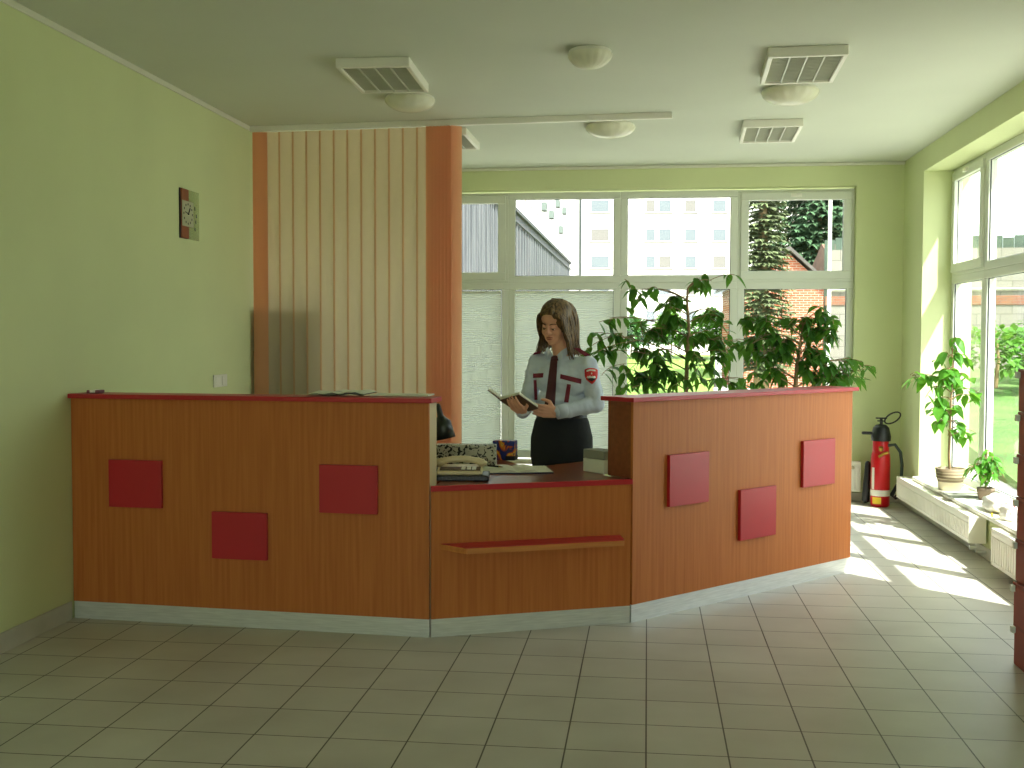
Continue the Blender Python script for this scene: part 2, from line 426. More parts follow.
# middle desk
o, L, rz = frame_from(A1, A2)
cm = thing('reception_desk', 'low middle desk of the counter with a red front edge and small ledge', 'desk', o, rz, 'sections of the reception counter')
MB().box((.012, 0, .095), (L-.012, .018, .752)).obj('front_panel', M['wood'], cm)
inv = Matrix.Rotation(-rz, 3, 'Z')
DP = [inv @ (Vector((x, y, 0))-o) for x, y in ((-1.07, 5.534), (-.10, 5.950), (-.235, 6.09), (-.235, 6.84), (-.336, 6.84), (-.683, 6.40), (-.95, 6.95), (-1.5, 6.95), (-1.5, 5.78), (-1.072, 5.74))]
t = MB(); t.prism([p[:2] for p in DP], .753, .776, 0); t.bevbox((0.008, -.012, .75), (L-.004, -.0005, .779), .003, 1)
t.obj('desktop', [M['desk'], M['red']], cm, label='brown desk surface with red front edge')
MB().box((.012, .006, 0), (L-.012, .022, .094)).obj('plinth', M['steel'], cm, label='brushed steel plinth strip')
LG = [(.063, 0), (1.04, 0), (1.005, -.15), (.16, -.15)]
t = MB(); t.prism(LG, .478, .4805, 1); t.prism(LG, .450, .478, 0)
t.obj('ledge', [M['woodd'], M['red']], cm, label='narrow wooden ledge with red top')
for p in ((-1.45, 6.85), (-.30, 6.70)):
    q = inv @ (Vector((*p, 0))-o); MB().bevbox((q.x-.03, q.y-.03, 0), (q.x+.03, q.y+.03, .752), .004).obj('leg', M['desk'], cm)
# right
o, L, rz = frame_from(A2, A3)
cr_ = thing('reception_counter', 'tall right section of the orange wood counter, in front of the two ficus trees', 'counter', o, rz, 'sections of the reception counter')
MB().box((0, 0, .098), (L, .018, 1.19)).obj('front_panel', M['wood'], cr_)
MB().box((0, .019, .78), (.018, .19, 1.19)).obj('side_panel', M['desk'], cr_, label='red-brown side panel')
MB().box((L-.018, .019, .0), (L, .19, 1.19)).obj('end_panel', M['wood'], cr_)
MB().box((.019, .17, .0), (L-.019, .189, 1.19)).obj('back_panel', M['cream'], cr_)
t = MB(); t.bevbox((-.03, -.03, 1.19), (L+.03, .22, 1.214), .003); t.obj('top', M['red'], cr_, label='thin red top board')
MB().box((0, .006, 0), (L, .024, .097)).obj('plinth', M['steel'], cr_, label='brushed steel plinth strip')
squares(cr_, [(.268, .603, .599, .889), (.886, .344, 1.225, .642), (1.496, .605, 1.834, .894)])

# ------------------------------------------------------------------ vertical blind
vb = thing('vertical_blind', 'tall vertical slat blind, cream with orange edges, hanging from a long ceiling rail', 'blind', (-2.23, 8.39, 0), R(-3.6))
Lx = lambda x: x+2.23
t = MB(); t.bevbox((Lx(XL+.01), -.02, ZC-.045), (Lx(.17), .02, ZC), .004)
for x in (-2.6, -1.6, -.6): t.box((Lx(x)-.01, -.024, ZC-.012), (Lx(x)+.01, .024, ZC-.001))
t.obj('rail', M['white'], vb, label='white ceiling rail')
def slat(mb, x, w_, ang, z0=.06, z1=3.12, y=0, edge=False):
    c, s = math.cos(ang)*w_/2, math.sin(ang)*w_/2; n = 8; vs = []
    for i in range(n+1):
        k = -1+2*i/n; b = .006*(1-k*k)
        vs += [(x+c*k-s*0-b*math.sin(ang), y+s*k-b, z0), (x+c*k-b*math.sin(ang), y+s*k-b, z1)]
    for i in range(n): mb.add([vs[2*i], vs[2*i+2], vs[2*i+3], vs[2*i+1]], [(0, 1, 2, 3)], 1 if edge and i == 0 else 0, True)
t = MB()
for i in range(12): slat(t, Lx(-2.905+i*.1105), .127, R(7), edge=True)
t.obj('cream_fabric', [M['cream_fab'], M['slat_edge']], vb, label='cream translucent slats')
t = MB(); slat(t, Lx(-3.005), .115, R(10), y=-.02); slat(t, Lx(-3.0), .115, R(14), y=.015)
for i in range(8): slat(t, Lx(-1.632+i*.028), .09, R(38), y=-.015)
t.obj('orange_fabric', M['orange_fab'], vb, label='orange slats bunched at both edges')
# cabinet behind
cb = thing('brown_cabinet', 'brown wooden cabinet standing behind the vertical blind by the left wall', 'cabinet', (-2.80, 8.72, 0))
MB().bevbox((-.29, -.22, 0), (.29, .22, 1.76), .006).obj('body', M['brownwood'], cb)
for s in (-1, 1): MB().bevbox((s*.145-.135, -.24, .05), (s*.145+.135, -.222, 1.72), .004).obj('door', M['brownwood'], cb)
MB().tube([(-.284, -.235, 1.32), (-.284, -.235, 1.42)], .008).obj('hinge', M['gold'], cb, label='brass hinge')

# ------------------------------------------------------------------ ceiling fixtures
def louvre(loc, rz, label, sx=.44, sy=.70):
    o = thing('louvre_ceiling_light', label, 'ceiling light', loc, rz, 'square louvred ceiling lights'); h = .058; x, y = sx/2, sy/2; t_ = .028
    f = MB(); f.bevbox((-x, -y, -h), (x, -y+t_, 0), .006); f.bevbox((-x, y-t_, -h), (x, y, 0), .006)
    f.bevbox((-x, -y+t_, -h), (-x+t_, y-t_, 0), .006); f.bevbox((x-t_, -y+t_, -h), (x, y-t_, 0), .006); f.box((-x+t_, -y+t_, -.012), (x-t_, y-t_, 0))
    f.obj('housing', M['white'], o)
    g = MB(); ix, iy = x-t_, y-t_
    for k in range(1, 4):
        xx = -ix+2*ix*k/4; g.box((xx-.004, -iy, -h+.004), (xx+.004, iy, -.025))
    n = 18
    for k in range(1, n):
        yy = -iy+2*iy*k/n; g.box((-ix, yy-.0025, -h+.008), (ix, yy+.0025, -.03))
    g.obj('grille', M['grille'], o, label='pale louvre grid')
    for k in range(4):
        xx = -ix+2*ix*(k+.5)/4; MB().tube([(xx, -iy+.02, -.022), (xx, iy-.02, -.022)], .008).obj('fluorescent_tube', M['white'], o)
louvre((-1.625, 6.79, ZC), R(2), 'square louvred ceiling light nearest above the left counter, before the blind rail')
louvre((.895, 6.81, ZC), R(-2), 'larger-looking louvred ceiling light, right of the lone dome near the camera')
louvre((.935, 8.93, ZC), R(-2), 'louvred ceiling light far back on the right, near the back windows')
louvre((-1.635, 9.0, ZC), R(0), 'louvred ceiling light mostly hidden by the top of the vertical blind')
def dome(p, w_, label):
    o = thing('dome_ceiling_light', label, 'ceiling light', p, 0, 'round glass ceiling domes'); r = w_/2
    MB().lathe([(r*.93, 0), (r*.97, -.006), (r*.97, -.022)], 40).obj('base', M['white'], o)
    prof = [(r*math.cos(a), -.02-.085*math.sin(a)) for a in [PI/2*i/10 for i in range(11)]]; prof[-1] = (.002, -.105)
    d = MB(); n = 64; vs = []; fs = []
    for r_, z in prof:
        for k in range(n):
            a = 2*PI*k/n; q = r_*(1+(.018 if k % 4 < 2 else -.006)); vs.append((q*math.cos(a), q*math.sin(a), z))
    for i in range(10):
        for k in range(n): fs.append((i*n+k, (i+1)*n+k, (i+1)*n+(k+1) % n, i*n+(k+1) % n))
    d.add(vs, fs, 0, True); d.obj('glass_dome', M['dome'], o)
dome((-.338, 6.43, ZC), .25, 'small smooth ceiling dome nearest the camera, alone in the middle')
dome((-1.62, 7.52, ZC), .34, 'ribbed ceiling dome beside the louvred light over the left counter')
dome((-.296, 8.66, ZC), .375, 'ribbed ceiling dome just behind the end of the blind rail')
dome((.92, 7.56, ZC), .37, 'ribbed ceiling dome directly behind the right-hand louvred light')

# ------------------------------------------------------------------ wall items
ck = thing('wall_clock', 'wooden wall plaque clock with a clear dial, high on the left wall', 'clock', (XL, 7.25, 2.355))
MB().bevbox((.001, -.15, -.166), (.0095, -.032, .166), .002).obj('backing', M['black'], ck, label='dark backing board')
MB().bevbox((.010, -.146, -.165), (.020, -.03, .165), .004).obj('wood_plaque', mat('plaque_wood', '8a4a2c', .5, var=.15, scale=12), ck)
def plexi():
    g = NT('clear_acrylic'); t_ = g.add('ShaderNodeBsdfTransparent'); t_.inputs[0].default_value = (.9, .93, .86, 1); mx = g.add('ShaderNodeMixShader'); mx.inputs[0].default_value = .18
    g.b.inputs['Base Color'].default_value = srgb('c8ccb0'); g.b.inputs['Roughness'].default_value = .1
    g.link(t_.outputs[0], mx.inputs[1]); g.link(g.b.outputs[0], mx.inputs[2]); g.link(mx.outputs[0], g.out.inputs[0]); return g.m
MB().bevbox((.006, -.029, -.165), (.016, .15, .165), .002).obj('acrylic_plate', plexi(), ck, label='clear acrylic side plate')
t = MB(); t.bevbox((.0205, -.146, -.085), (.024, .035, .085), .001)
for k in range(12):
    a = k*PI/6; c = (.0241, -.056+.07*math.sin(a), .065*math.cos(a)); t.box((c[0], c[1]-.004, c[2]-.007), (c[0]+.002, c[1]+.004, c[2]+.007), 1)
for y, z in ((.075, .05), (.10, .0), (.09, -.04), (.075, -.09)): t.box((.0162, y-.006, z-.012), (.018, y+.006, z+.012), 1)
t.obj('dial', [mat('dial_plate', 'b5b79c', .2), M['black']], ck, label='pale dial with black marks')
t = MB(); t.tube([(.028, -.056, 0), (.028, -.03, .04)], .003); t.tube([(.028, -.056, 0), (.028, -.106, .01)], .0025); t.ball((.028, -.056, 0), .006); t.obj('hands', M['black'], ck)
sw = thing('light_switch', 'white double light switch on the left wall above the counter', 'light switch', (XL, 7.78, 1.212))
MB().bevbox((.001, -.125, -.045), (.012, .125, .045), .004).obj('cover_plate', M['white'], sw)
for s in (-1, 1): MB().bevbox((.0125, s*.06-.045, -.033), (.018, s*.06+.045, .033), .003).obj('rocker', M['white'], sw)

# ------------------------------------------------------------------ counter-top items
zt_ = 1.2245
def on_left(px): d = at(px, 395, 5.7); return d.x
pn = MB()
random.seed(4)
for (dx, dz, rot, w_) in ((0, 0, .06, .30), (.07, .005, -.14, .22)):
    mx = Matrix.Translation((-1.62+dx, 5.72, zt_+.001+dz)) @ Matrix.Rotation(rot, 4, 'Z')
    n = 10; vs = []; fs = []
    for i in range(n+1):
        u = -w_/2+w_*i/n; z = .006*math.sin(i*1.1)+.007+.006*(i/n)
        vs += [(u, -.1, z), (u, .1, z+.006)]
    pn.add(vs, [(2*i, 2*i+2, 2*i+3, 2*i+1) for i in range(n)], 0, True, mx)
    pn.add([(v[0], v[1], v[2]-.005) for v in vs], [(2*i, 2*i+1, 2*i+3, 2*i+2) for i in range(n)], 1, True, mx)
pn.obj('newspaper', [M['paper'], M['brownp']], label='folded newspaper lying on the left counter top', cat='newspaper')
MB().bevbox((-1.43, 5.64, zt_+.001), (-1.12, 5.80, zt_+.009), .002).obj('paper_sheet', M['paper'], label='flat pale paper pad on the right end of the left counter top', cat='paper')
t = MB(); p0 = at(97, 394, 5.72)
t.bevbox((p0.x-.04, 5.68, zt_+.001), (p0.x+.035, 5.74, zt_+.018), .004, 0); t.bevbox((p0.x-.02, 5.676, zt_+.004), (p0.x+.01, 5.742, zt_+.0195), .002, 1)
t.obj('matchbox', [mat('mauve_card', '7a4550', .6), M['patchw']], label='tiny mauve box on the far left of the counter top', cat='box')

# ------------------------------------------------------------------ desk items (desk local frame -> world)
o, Ld, rzd = frame_from(A1, A2); ZD = .7765
def dk(x, y, z=0): return Vector((o.x+math.cos(rzd)*x-math.sin(rzd)*y, o.y+math.sin(rzd)*x+math.cos(rzd)*y, ZD+z))
def pd(px, py): return at_z(px, py, ZD)
# telephone
p = pd(462, 481); p = Vector((p.x-.02, p.y+.09, ZD+.0005))
ph = thing('telephone', 'beige push-button desk telephone standing on a flat black stand', 'telephone', p, R(6))
t = MB(); t.bevbox((-.15, -.1, 0), (.15, .12, .028), .006); 
for k in range(14): t.box((-.14+k*.02, -.104, .004), (-.13+k*.02, -.099, .024))
t.obj('stand', M['black'], ph, label='black ribbed stand')
body = MB()
prof = [(-.085, .029), (-.085, .05), (.09, .068), (.1, .068), (.1, .029)]
body.add([(-.125, y, z) for y, z in prof]+[(.115, y, z) for y, z in prof], [tuple(range(5)), tuple(range(5, 10))[::-1]]+[(i, 5+i, 5+(i+1) % 5, (i+1) % 5) for i in range(5)])
bo = body.obj('body', M['beige'], ph); bo.modifiers.new('b', 'BEVEL').width = .006
sl = math.atan2(.018, .175); mk = Matrix.Translation((0, -.085, .0505)) @ Matrix.Rotation(sl, 4, 'X')
MB().bevbox((-.11, .015, 0), (.105, .095, .003), .001, 0, mk).obj('keypad', M['brownp'], ph, label='dark brown key panel')
for r_ in range(3):
    for c_ in range(3): MB().bevbox((.005+c_*.028, .02+r_*.024, .003), (.027+c_*.028, .038+r_*.024, .01), .002, 0, mk).obj('key', M['white'], ph)
hs = MB(); hs.tube([(-.13+.25*i/12, .045, .084+.018*math.sin(PI*i/12)) for i in range(13)], [.018]*13, 10)
hs.ball((-.118, .045, .08), (.03, .028, .018)); hs.ball((.108, .045, .08), (.03, .028, .018)); hs.obj('handset', M['beige'], ph)
cdp = [(-.15+.03*math.cos(i*.9)*.4, -.02+i*.006, .035+.012*math.sin(i*.9)) for i in range(14)]
MB().tube(cdp, .004, 6).obj('cord', M['black'], ph)
# patterned box
p = pd(470, 474); y0 = 6.46
pb = at(470, 474, y0)
bx_ = thing('document_box', 'box file with a black leaf print on pale paper, behind the telephone', 'box', (pb.x, y0, ZD+.0005), R(4))
MB().bevbox((-.2, -.05, 0), (.155, .05, .125), .004).obj('carton', M['leafprint'], bx_)
# tissue box
y0 = 6.80; pb = at(505, 460, y0)
tb = thing('tissue_box', 'small box with blue, orange and yellow print, right of the leaf-print box', 'box', (pb.x, y0, ZD+.0005), R(-8))
MB().bevbox((-.07, -.04, 0), (.07, .04, .12), .005).obj('carton', M['tissue'], tb)
MB().bevbox((.012, -.041, 0.0), (.072, .041, .028), .003).obj('base_band', M['black'], tb, label='dark lower corner')
# open notebook
nb = thing('open_notebook', 'large open notebook with white pages lying beside the telephone', 'notebook', (*pd(515, 471)[:2], ZD+.0005), R(14))
MB().bevbox((-.2, -.14, 0), (.2, .16, .006), .002).obj('cover', M['navy'], nb, label='dark blue cover')
for s in (-1, 1):
    mb = MB(); n = 8; vs = []
    for i in range(n+1):
        u = s*.195*i/n; z = .007+.012*math.sin(min(1, i/n*1.6)*PI)**.8*(1-.5*i/n)+.003
        vs += [(u, -.135, z), (u, .155, z)]
    vs2 = [(v[0], v[1], .0065) for v in vs]
    mb.add(vs, [(2*i, 2*i+2, 2*i+3, 2*i+1)[::s] for i in range(n)], 0, True); k = len(vs)
    mb.add(vs+vs2, [(2*i, k+2*i, k+2*i+2, 2*i+2) for i in range(n)]+[(2*i+1, 2*i+3, k+2*i+3, k+2*i+1) for i in range(n)]+[(2*n, 2*n+1, k+2*n+1, k+2*n)])
    mb.obj('page_block', M['paper'], nb)
t = MB(); q = pd(496, 471); t.tube([(q.x-.05, q.y+.02, ZD+.028), (q.x+.02, q.y-.025, ZD+.028)], .005, 8, 0); t.tube([(q.x+.02, q.y-.025, ZD+.028), (q.x+.045, q.y-.041, ZD+.028)], [.0045, .001], 8, 1)
t.obj('pen', [M['black'], M['gold']], label='dark ballpoint pen lying on the open notebook', cat='pen')
# paper stack by the right counter
q = pd(598, 474); q.y += .0
ps = thing('paper_stack', 'pile of pale paper and a grey folder against the right counter', 'paper stack', (q.x+.015, q.y+.10, ZD+.0005), R(43))
MB().bevbox((-.06, -.09, 0), (.06, .09, .075), .003).obj('paper_block', M['paper'], ps)
MB().bevbox((-.055, -.085, .076), (.055, .095, .125), .003).obj('folder', mat('grey_folder', '8d8d7c', .6), ps, label='grey folder on top')
# desk lamp behind left counter
lp = at(444, 425, 6.1)
dl = thing('desk_lamp', 'dark metal desk lamp peeping out behind the left counter', 'lamp', (lp.x-.05, 6.1, ZD+.0005))
lo = Vector((lp.x-.05, 6.1, ZD+.0005))
MB().lathe([(.075, 0), (.075, .012), (.03, .022), (.012, .026)], 28).obj('base', M['lampg'], dl)
a_ = Vector((0, .0, .02)); b_ = Vector((-.05, .02, .3)); c_ = at(437, 404, 6.1)-lo
MB().tube([a_, b_, c_], .006).obj('arm', M['lampg'], dl)
mx = Matrix.Translation(at(441.5, 421, 6.1)-lo) @ Matrix.Rotation(R(-12), 4, 'Y')
s_ = MB(); s_.lathe([(.006, .1), (.012, .09), (.018, .03), (.03, .012), (.05, -.005), (.06, -.1), (.058, -.1), (.046, -.01), (.02, .0)], 28, 0, mx, caps=False); s_.obj('shade', M['lampg'], dl, label='dark conical shade')

# ------------------------------------------------------------------ radiators and extinguisher
def radiator(lo, hi, axis, label, end=True, panel=False):
    o = thing('radiator', label, 'radiator', ((lo[0]+hi[0])/2, (lo[1]+hi[1])/2, lo[2]), group='white panel radiators')
    hx, hy, H = (hi[0]-lo[0])/2, (hi[1]-lo[1])/2, hi[2]-lo[2]
    b = MB(); l = hy if axis == 'Y' else hx; d = hx if axis == 'Y' else hy
    S = (lambda u, v, z: (v, u, z)) if axis == 'Y' else (lambda u, v, z: (u, v, z))
    def bb(mb, u0, u1, v0, v1, z0, z1, r=.004):
        P, Q = S(u0, v0, z0), S(u1, v1, z1); mb.bevbox([min(P[i], Q[i]) for i in range(3)], [max(P[i], Q[i]) for i in range(3)], r)
    bb(b, -l, l, -d, -d+.012, 0, H-.02); bb(b, -l, l, d-.012, d, 0, H-.02); n = int(2*l/.045)
    for k in range(n):
        u = -l+2*l*(k+.5)/n; bb(b, u-.014, u+.014, -d-.008, -d+.002, .025, H-.05, .006)
        bb(b, u-.01, u+.01, -d+.012, d-.012, .02, H-.03, .002)
    b.obj('panel', M['enamel'], o)
    g = MB(); bb(g, -l, l, -d-.002, -d+.02, H-.02, H); bb(g, -l, l, d-.02, d+.002, H-.02, H)
    m_ = int(2*l/.03)
    for k in range(m_+1):
        u = -l+2*l*k/m_; bb(g, u-.005, u+.005, -d+.02, d-.02, H-.014, H-.002, .001)
    g.obj('top_grille', M['enamel'], o)
    for s in (-1, 1):
        e = MB(); bb(e, s*l-.003, s*l+.003, -d-.004, d+.004, 0, H, .002); e.obj('end_cap', M['enamel'], o)
    v = MB(); u = -l+.02; P = S(u, -d+.04, -.045)
    v.tube([S(u, 0, 0), S(u, 0, -.06), S(u, d+.01, -.06)], .01, 8); v.tube([S(u-.0, 0, -.03), S(u, -d+.01, -.03)], .016, 10); v.obj('valve', M['steel'], o, label='metal valve at the lower end')
    return o
radiator((2.225, 8.0, .11), (2.335, 10.25, .30), 'Y', 'long white radiator under the right window sill below the potted plant')
radiator((2.235, 6.1, .06), (2.335, 7.52, .30), 'Y', 'white radiator under the sill, half hidden by the maroon boxes')
radiator((1.2, 10.645, .10), (1.98, 10.735, .38), 'X', 'white radiator on the back wall behind the fire extinguisher')

e0 = at_z(881, 507, 0)
ex = thing('fire_extinguisher', 'red fire extinguisher with black head and hose in the far corner', 'fire extinguisher', (e0.x, e0.y+.05, 0), R(-10))
r_ = .085
MB().lathe([(.072, .0), (.08, .008), (r_, .02), (r_, .44), (.08, .48), (.062, .51), (.045, .525)], 36).obj('cylinder', M['redpaint'], ex)
MB().lathe([(r_+.001, .1), (r_+.001, .155)], 36, caps=False).obj('white_band', M['white'], ex, label='white printed band')
def arc(mb, r, a0, a1, z0, z1, n=10):
    vs = []
    for i in range(n+1):
        a = a0+(a1-a0)*i/n; vs += [(r*math.cos(a), r*math.sin(a), z0), (r*math.cos(a), r*math.sin(a), z1)]
    mb.add(vs, [(2*i, 2*i+2, 2*i+3, 2*i+1) for i in range(n)], 0, True)
t = MB(); arc(t, r_+.002, R(-140), R(-85), .03, .09); t.obj('yellow_label', M['yellow'], ex, label='yellow label near the foot')
t = MB(); arc(t, r_+.0025, R(-150), R(-128), .16, .36); t.obj('white_label', M['white'], ex, label='white upright label')
MB().lathe([(.07, .45), (.073, .5), (.07, .6), (.06, .625), (.03, .63)], 32).obj('upper_cylinder', M['redpaint'], ex)
MB().lathe([(.085, .6), (.088, .64), (.07, .72), (.045, .745), (.02, .75)], 28).obj('head', M['black'], ex, label='black plastic head')
t = MB(); t.tube([(0, 0, .74), (0, 0, .8)], .014); t.bevbox((-.05, -.018, .8), (.05, .018, .812), .004); t.bevbox((-.035, -.016, .775), (.035, .016, .785), .004); t.obj('valve', M['black'], ex)
t = MB(); t.tube([(.03+.075*(1-math.cos(a))*.9, 0, .78+.045*math.sin(a)+.03*(1-math.cos(a))) for a in [2*PI*i/20 for i in range(21)]], .007, 8); t.obj('ring', M['black'], ex, label='black pull ring')
t = MB(); t.bevbox((-.17, -.03, .655), (-.05, .03, .68), .012); t.obj('handle', M['black'], ex)
t = MB(); t.tube([(.06, -.03, .56), (.12, -.02, .57), (.17, 0, .5), (.185, 0, .38), (.18, 0, .26), (.15, .02, .18)], .014, 10); t.obj('hose', M['hose'], ex)
t = MB(); t.tube([(.15, .02, .2), (.1, .03, .1), (.13, .02, .08), (.24, .0, .16)], [.016, .02, .02, .012], 10); t.obj('nozzle', M['black'], ex)
MB().capsule((-.125, .05, .05), (-.11, .05, .38), .035, .025).obj('horn', M['black'], ex, label='black discharge horn')
t = MB(); t.tube([(-.02, -.1, .46), (.02, -.105, .49), (.06, -.09, .5)], .012); t.tube([(.0, -.085, .52), (.0, -.1, .55)], .02); t.obj('pressure_gauge', M['gold'], ex)

# ------------------------------------------------------------------ plants
def leaf_into(mb, base, d, up, L, w_, droop=.25, fold=.25, mi=0):
    d = Vector(d).normalized(); s = d.cross(Vector(up)); s = s.normalized() if s.length > 1e-4 else Vector((1, 0, 0)); nrm = s.cross(d)
    prof = [(0, .02), (.2, .75), (.45, 1), (.7, .72), (.88, .3), (1, .02)]; vs = []
    for t_, k in prof:
        c = Vector(base)+d*(L*t_)-nrm*0+Vector((0, 0, -droop*L*t_*t_)); hw = w_*k/2
        vs += [c+s*hw+nrm*hw*fold, c, c-s*hw+nrm*hw*fold]
    fs = []
    for i in range(len(prof)-1):
        a = 3*i; fs += [(a, a+1, a+4, a+3), (a+1, a+2, a+5, a+4)]
    mb.add(vs, fs, mi, True)

def bezier(a, b, c, n=10): return [a*(1-t)**2+b*2*t*(1-t)+c*t*t for t in [i/n for i in range(n+1)]]
def ficus(name, label, trunk, clumps, loc, seed, leafL=.085, leafW=.04, mleaf='leaf', per=20, spread=.11, trunk_r=(.022, .007), group=None, zmin=.1):
    random.seed(seed); o_ = thing(name, label, 'plant', loc, group=group); base = Vector(loc)
    tr = [Vector(p)-base for p in trunk]
    # smooth the trunk
    pts = []
    for i in range(len(tr)-1):
        for k in range(4): pts.append(tr[i].lerp(tr[i+1], k/4))
    pts.append(tr[-1]); n = len(pts)
    st = MB(); st.tube(pts, [trunk_r[0]+(trunk_r[1]-trunk_r[0])*i/(n-1) for i in range(n)], 8)
    fo = MB()
    for cl_ in clumps:
        c = Vector(cl_[:3])-base; k_ = cl_[3] if len(cl_) > 3 else 1
        cand = [p for p in pts if p.z < c.z+.02] or pts[:1]
        a = min(cand, key=lambda p: (p-c).length+.5*abs(c.z-p.z-.25*(Vector((p.x, p.y, 0))-Vector((c.x, c.y, 0))).length))
        mid = a.lerp(c, .55)+Vector((0, 0, .12*(c-a).length+.04))
        br = bezier(a, mid, c, 10); st.tube(br, [.0065-.0045*i/10 for i in range(11)], 5)
        for tw in range(max(2, int(4*k_))):
            s0 = br[random.randint(5, 10)]
            e = c+Vector((random.gauss(0, spread*.8), random.gauss(0, spread*.8), random.gauss(-.02, spread*.7)))
            twp = bezier(s0, s0.lerp(e, .6)+Vector((0, 0, .035)), e, 6); st.tube(twp, [.0028]*7, 4)
            for q in range(max(2, int(per*k_/4))):
                b_ = twp[random.randint(1, 6)]
                ang = random.random()*2*PI; dn = random.uniform(-1.25, .1)
                d_ = Vector((math.cos(ang), math.sin(ang), dn))
                L_ = leafL*random.uniform(.7, 1.2)
                if (base+b_).z+min(0, d_.normalized().z)*L_-.6*L_ < zmin: continue
                leaf_into(fo, b_, d_, Vector((random.gauss(0, .3), random.gauss(0, .3), 1)), L_, leafW*random.uniform(.8, 1.2)*L_/leafL, random.uniform(.2, .6))
    st.obj('stem', M['bark'], o_)
    fo.obj('foliage', M[mleaf], o_, kind='stuff')
    return o_
def pot(o_, r0, r1, h, m_, rim=.012, z=0):
    MB().lathe([(r0*.9, z), (r0, z+.004), (r1*.97, z+h-.03), (r1, z+h-.028), (r1+rim*.3, z+h), (r1-rim, z+h), (r1-rim, z+h-.03), (.002, z+h-.035)], 36).obj('pot', m_, o_)
    MB().lathe([(r1-rim-.001, z+h-.034), (r1*.5, z+h-.026), (.002, z+h-.022)], 24, caps=False).obj('soil', M['soil'], o_)
YA = 9.2
A = lambda x, y, Y=YA, k=1: (*at(x, y, Y), k)
base = at(688, 390, YA); base.z = 0
fa = ficus('potted_ficus', 'airy ficus tree behind the right counter, reaching out towards the woman', [(base.x, YA, .3), A(686, 400)[:3], A(687, 360)[:3], A(689, 330)[:3], A(687, 300)[:3], A(688, 288)[:3]],
    [A(594, 338, 9.0), A(600, 352, 9.0, .9), A(610, 318, 9.05, .7), A(618, 338, 9.1, .8), A(633, 291, 9.15, .8), A(645, 290, 9.15, .5), A(617, 365, 9.05, .9), A(628, 385, 9.05, .9), A(640, 322, 9.15, .7),
     A(650, 330, 9.1), A(640, 350, 9.1, 1.1), A(668, 300, 9.25, 1.1), A(672, 320, 9.15, 1.3), A(663, 310, 9.1, .8), A(650, 370, 9.1, 1.3), A(668, 372, 9.1, 1.2), A(640, 378, 9.05, 1), A(700, 282, 9.25, .8), A(712, 281, 9.25, .6), A(684, 338, 9.3, .8),
     A(714, 312, 9.25, .8), A(722, 318, 9.25, .8), A(705, 335, 9.25, 1), A(718, 342, 9.25, 1.2), A(728, 352, 9.15, .8), A(695, 355, 9.1, .9), A(712, 368, 9.1, .9), A(728, 382, 9.1, .8), A(692, 382, 9.1, .6), A(740, 380, 9.1, .7), A(660, 350, 9.05, .9)],
    (base.x, YA, 0), 3, per=27, spread=.085, leafL=.105, leafW=.056, group='ficus trees behind the counter')
pot(fa, .15, .19, .34, M['terracotta'])
YC = 8.6
base = at(796, 390, YC); base.z = 0
C_ = lambda x, y, k=1, Y=YC: (*at(x, y, Y), k)
fb = ficus('potted_ficus', 'dense ficus tree behind the far right end of the counter', [(base.x, YC, .3), C_(795, 395)[:3], C_(797, 365)[:3], C_(800, 345)[:3], C_(803, 325)[:3]],
    [C_(745, 322), C_(757, 318), C_(752, 340), C_(765, 335, 1.2), C_(778, 320, .7), C_(760, 358, 1.2), C_(748, 350, .6), C_(775, 350, 1.3), C_(770, 372, 1.1), C_(785, 340, 1.2), C_(800, 318, 1.2), C_(808, 330, 1.2), C_(822, 312, 1), C_(832, 318, .8),
     C_(826, 332, 1.2), C_(838, 332, .7), C_(812, 352, 1.3), C_(800, 360, .8), C_(825, 355, 1.2), C_(815, 374, 1.2), C_(835, 366, 1.1), C_(850, 362, .9, 8.7), C_(848, 374, 1, 8.7), C_(864, 372, .8, 8.75), C_(784, 377, .8), C_(755, 375, .5), C_(838, 378, .8), C_(866, 378, .5, 8.75), C_(740, 345, .5)],
    (base.x, YC, 0), 8, per=26, spread=.08, leafL=.098, leafW=.046, group='ficus trees behind the counter')
pot(fb, .15, .19, .34, M['terracotta'])

ZS = WZ0+.031
# right-hand potted plant on the sill
pp = at_x(950, 488, 2.47); YP = 9.0; pp = at_z(950, 489, ZS); pp = Vector((2.42, 9.16, ZS))
pp = Vector((at(950, 489, 9.05).x, 9.05, ZS))
ZMIN = ZS+.02
S_ = lambda x, y, k=1, dY=0: (*at(x, y, 9.05+dY), k)
fp = ficus('potted_plant', 'tall leafy plant in a striped clay pot with saucer on the window sill', [(pp.x, pp.y, ZS+.12), S_(949, 455)[:3], S_(950, 430)[:3], S_(951, 400)[:3], S_(953, 370)[:3], S_(952, 345)[:3]],
    [S_(952, 342, .7), S_(956, 352, .8), S_(948, 358, .9), S_(950, 370, 1), S_(943, 378, .7), S_(953, 382, 1), S_(922, 378, .8), S_(912, 376, .5), S_(930, 388, .7), S_(962, 375, .6), S_(940, 400, .9), S_(945, 412, .9), S_(965, 390, .8), S_(968, 396, .6), S_(955, 408, .6), S_(937, 424, .3), S_(962, 430, .6), S_(966, 436, .6), S_(948, 436, .4), S_(956, 424, .4)],
    pp, 5, zmin=ZS+.02, leafL=.1, leafW=.068, mleaf='leaf2', per=15, spread=.055, trunk_r=(.011, .005))
PM = NT('striped_clay'); 
tc = PM.add('ShaderNodeTexCoord'); sx = PM.add('ShaderNodeSeparateXYZ'); PM.link(tc.outputs['Object'], sx.inputs[0])
rp = PM.add('ShaderNodeValToRGB'); rp.color_ramp.interpolation = 'CONSTANT'; mul = PM.add('ShaderNodeMath', operation='MULTIPLY'); mul.inputs[1].default_value = 5
